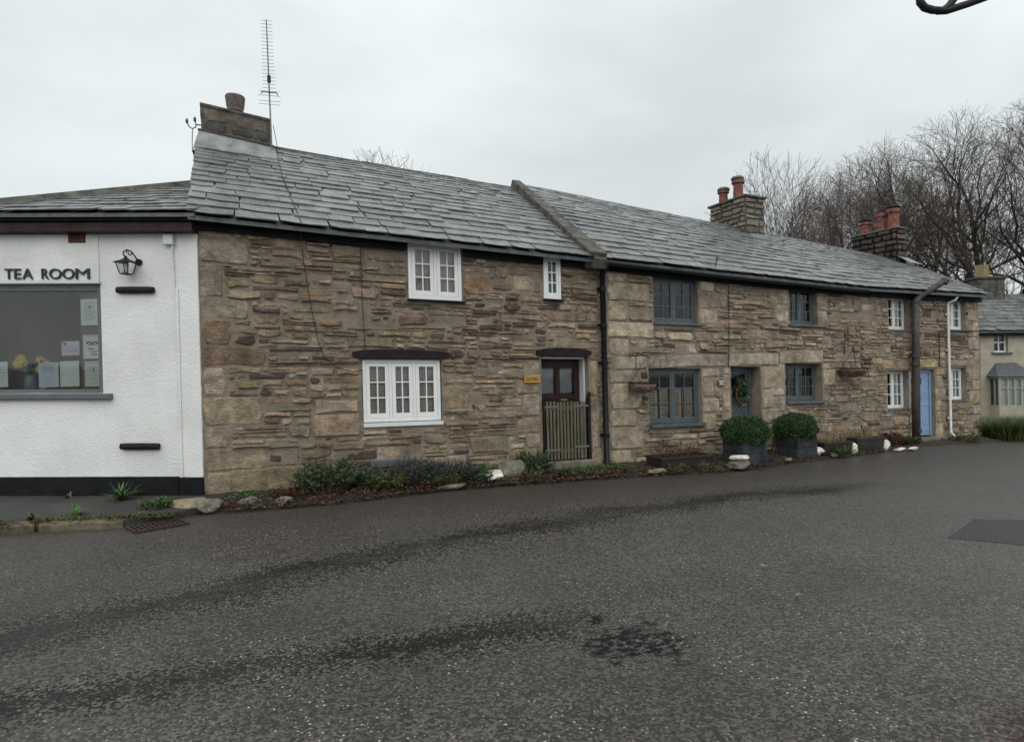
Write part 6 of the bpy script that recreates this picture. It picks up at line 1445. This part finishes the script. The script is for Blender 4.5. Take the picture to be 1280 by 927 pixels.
# ================================================================== bare trees
def tree(px, depth, top_py, spread, label, seed, name='bare_tree', lean=(0, 0), levels=5, trunk=None, mats=('bark', 'twig'), nlimb=6, group='bare winter trees behind the terrace', twig_r=.0075, crown=.50, clear=.25, dens=.81, base_py=None):
    """a leafless tree standing on the ground along the sight line px, its height chosen to reach top_py"""
    rr = random.Random(seed); d = cf*FPX + cr2*(px-640) - cu2*(455-463.5); d = d/d.dot(cf); base = CAM + d*depth
    H = (cam_height_at(px, top_py, depth)) - (SL*base.x)
    o = empty(name, base.x, base.y, -.1, label, 'tree', group); tr = MB(); tw = MB(); org = Vector((base.x, base.y, 0))
    trunk = trunk or H*.030
    LEN = [.34, .46, .27, .16, .09, .05]; CNT = [nlimb, 6, 6, 6, 6, 3]
    dz, rz_, rx_ = .55*H, .46*H, crown*H
    def inside(q): return ((q.x-org.x)**2+(q.y-org.y)**2)/rx_**2+((q.z-dz)/rz_)**2 < 1.0
    def grow(p, dr, L, r_, lev, seg):
        n = max(2, seg); pts = [p]; rads = [r_]; dd = dr.copy(); cur = p
        wob = [.06, .13, .18, .2, .2, .2][lev]; trop = [.02, .05, .06, .07, .07, .05][lev]
        for i in range(n):
            dd = (dd+Vector((rr.gauss(0, wob)+lean[0]*.06, rr.gauss(0, wob)+lean[1]*.06, rr.gauss(0, wob*.6)+trop))).normalized(); cur = cur+dd*L/n; pts.append(cur); rads.append(max(twig_r*.6, r_*(1-.6*(i+1)/n)))
        (tr if lev < 3 else tw).tube(pts, rads, 7 if lev == 0 else 5 if lev < 3 else 3, cap=False)
        if lev >= levels: return
        nb = max(2, int(round(CNT[lev]*dens*rr.uniform(.8, 1.2)))); c0 = [clear, .25, .22, .18, .15, .1][lev]; th0 = rr.uniform(0, 6.28)
        for b in range(nb):
            f = min(.995, c0+(1-c0)*(b+.3+rr.random()*.7)/nb); k = f*n; i = min(n-1, int(k)); q = pts[i].lerp(pts[i+1], k-i); ax = (pts[i+1]-pts[i]).normalized(); per = ax.orthogonal().normalized(); per.rotate(Matrix.Rotation(th0+b*2.4+rr.uniform(-.5, .5), 3, ax))
            ang = (rr.uniform(.35, 1.0)*spread if lev == 0 else rr.uniform(.45, .9)*(.6+.4*spread)); nd = (ax*math.cos(ang)+per*math.sin(ang)).normalized()
            if nd.z < -.1: nd.z *= .2; nd.normalize()
            rad = max(twig_r, (r_*(1-.6*f))*rr.uniform(.52, .75 if lev < 2 else .62)); ll = H*LEN[lev+1]*rr.uniform(.7, 1.15)*(1.12-.3*f)
            for _ in range(5):
                if inside(q+nd*ll): break
                ll *= .72
            if lev >= 2 and ll < .18*twig_r/.007: continue
            grow(q, nd, ll, rad, lev+1, 5 if lev < 1 else 4 if lev < 2 else 3)
        ll = H*LEN[lev+1]*.8
        for _ in range(5):
            if inside(pts[-1]+dd*ll): break
            ll *= .7
        grow(pts[-1], dd, ll, rads[-1], lev+1, 3)
    grow(org+Vector((0, 0, -.1)), Vector((lean[0]*.4, lean[1]*.4, 1)).normalized(), H*LEN[0], trunk, 0, 5)
    # scale the whole crown so that its top is where it should be
    zz = sorted(v[2] for v in tw.v); mz = zz[int(len(zz)*.996)]; k = H/mz
    for m in (tr, tw): m.v = [(org.x+(v[0]-org.x)*k, org.y+(v[1]-org.y)*k, v[2]*k) for v in m.v]
    tr.build('trunk', mats[0], o); tw.build('crown', mats[1], o)
    return o
def cam_height_at(px, py, depth): 
    d = cf*FPX + cr2*(px-640) - cu2*(py-463.5); d = d/d.dot(cf); return (CAM + d*depth).z
LN = (0, 0)
tree(1228, 31, 146, 1.0, 'largest bare beech right of the far chimneys, behind the yellow pot', 3, nlimb=8, clear=.5)
tree(1322, 30, 135, 1.0, 'big bare tree at the right edge of the photograph', 5, nlimb=8, clear=.5)
tree(1158, 36, 164, 1.0, 'tall bare tree directly behind the three red chimney pots', 8, nlimb=8, clear=.5)
tree(1108, 38, 192, 1.0, 'mid height bare tree left of the three red chimney pots', 13, nlimb=8, clear=.5)
tree(1056, 40, 226, 1.0, 'lower bare tree at the left end of the wood, right of the sapling', 21, nlimb=7, clear=.45, crown=.46)
tree(962, 27, 200, .35, 'slim bare sapling right of the middle chimney', 2, lean=(.1, 0), levels=4, trunk=.07, nlimb=9, mats=('bark_far', 'twig'), name='bare_sapling', clear=.4, dens=.8)
tree(1004, 33, 280, .5, 'thin bare sapling just left of the wood', 4, lean=(.2, 0), levels=4, trunk=.06, nlimb=8, mats=('bark_far', 'twig'), name='bare_sapling', clear=.4, dens=.8)
tree(482, 25, 200, .6, 'bare twiggy treetop poking over the first cottage ridge', 6, levels=4, trunk=.10, nlimb=8, mats=('bark_far', 'twig'), clear=.5)
tree(-16, 17, 262, .8, 'bare twigs at the left edge over the tea room roof', 9, levels=4, trunk=.08, nlimb=7, mats=('bark_far', 'twig'), clear=.5)
def hedge():
    rr = random.Random(77); d = cf*FPX + cr2*(1275-640); d = d/d.dot(cf); c = CAM+d*34; o = empty('bracken_bank', c.x, c.y, 0, 'brown bank of dead bracken behind the cream house', 'hedge'); m = MB(); g = MB(); n = 14
    for i in range(n+1):
        for k in range(9): a = PI*k/8; x = c.x-7+i*1.6; y = c.y-3.0*math.cos(a)+2; z = -1.0+4.6*math.sin(a)*(1+.25*nz3(i*.7, k*.5, 3)); g.v.append((x, y, z))
    for i in range(n):
        for k in range(8): a = i*9+k; g.f.append((a, a+9, a+10, a+1)); g.mi.append(0)
    g.build('bank', 'soil', o, smooth=True)
    for i in range(9000):
        x = c.x-7+rr.uniform(0, 22); a = PI*rr.random(); y = c.y-3.0*math.cos(a)+2; z = -1.0+4.6*math.sin(a)*(1+.25*nz3((x-c.x+7)/1.6*.7, a/PI*8*.5, 3)); m.leaf((x, y, z), (rr.uniform(-1, 1), rr.uniform(-1, 1), rr.uniform(.1, 1.2)), (rr.uniform(-1, 1), rr.uniform(-1, 1), .5), rr.uniform(.2, .5), rr.uniform(.05, .12))
    m.build('bracken', 'leaf_russet', o)
hedge()

# ================================================================== iron scroll at the top right
def iron_bracket():
    def Pp(px, py, dep): 
        d = cf*FPX + cr2*(px-640) - cu2*(py-463.5); d = d/d.dot(cf); q = CAM+d*dep; return Vector((q.x, q.y, q.z - SL*q.x))
    dp = 4.2; a = Pp(1330, -40, dp); base = Pp(1420, 500, dp)
    o = empty('iron_sign_bracket', base.x, base.y, 0, 'dark scrolled iron bracket cut off by the top edge, right', 'bracket'); m = MB()
    pts = [(1185, -40), (1160, -20), (1149, -4), (1150, 3), (1156, 10), (1166, 13), (1178, 13.5), (1186, 8), (1196, -6), (1212, -26)]
    m.tube([Pp(x, y, dp) for x, y in pts], .025, 8); m.tube([Pp(1172, 14, dp), Pp(1184, 13.5, dp), Pp(1210, 5, dp), Pp(1240, -6, dp), Pp(1330, -40, dp), Pp(1420, -60, dp)], .025, 8); m.build('scroll', 'iron', o, smooth=True)
    m = MB(); b = Vector((base.x, base.y, -.1)); t_ = Pp(1420, -110, dp); m.tube([b, Vector((base.x, base.y, t_.z))], .05, 10); m.build('post', 'iron', o, smooth=True)
iron_bracket()
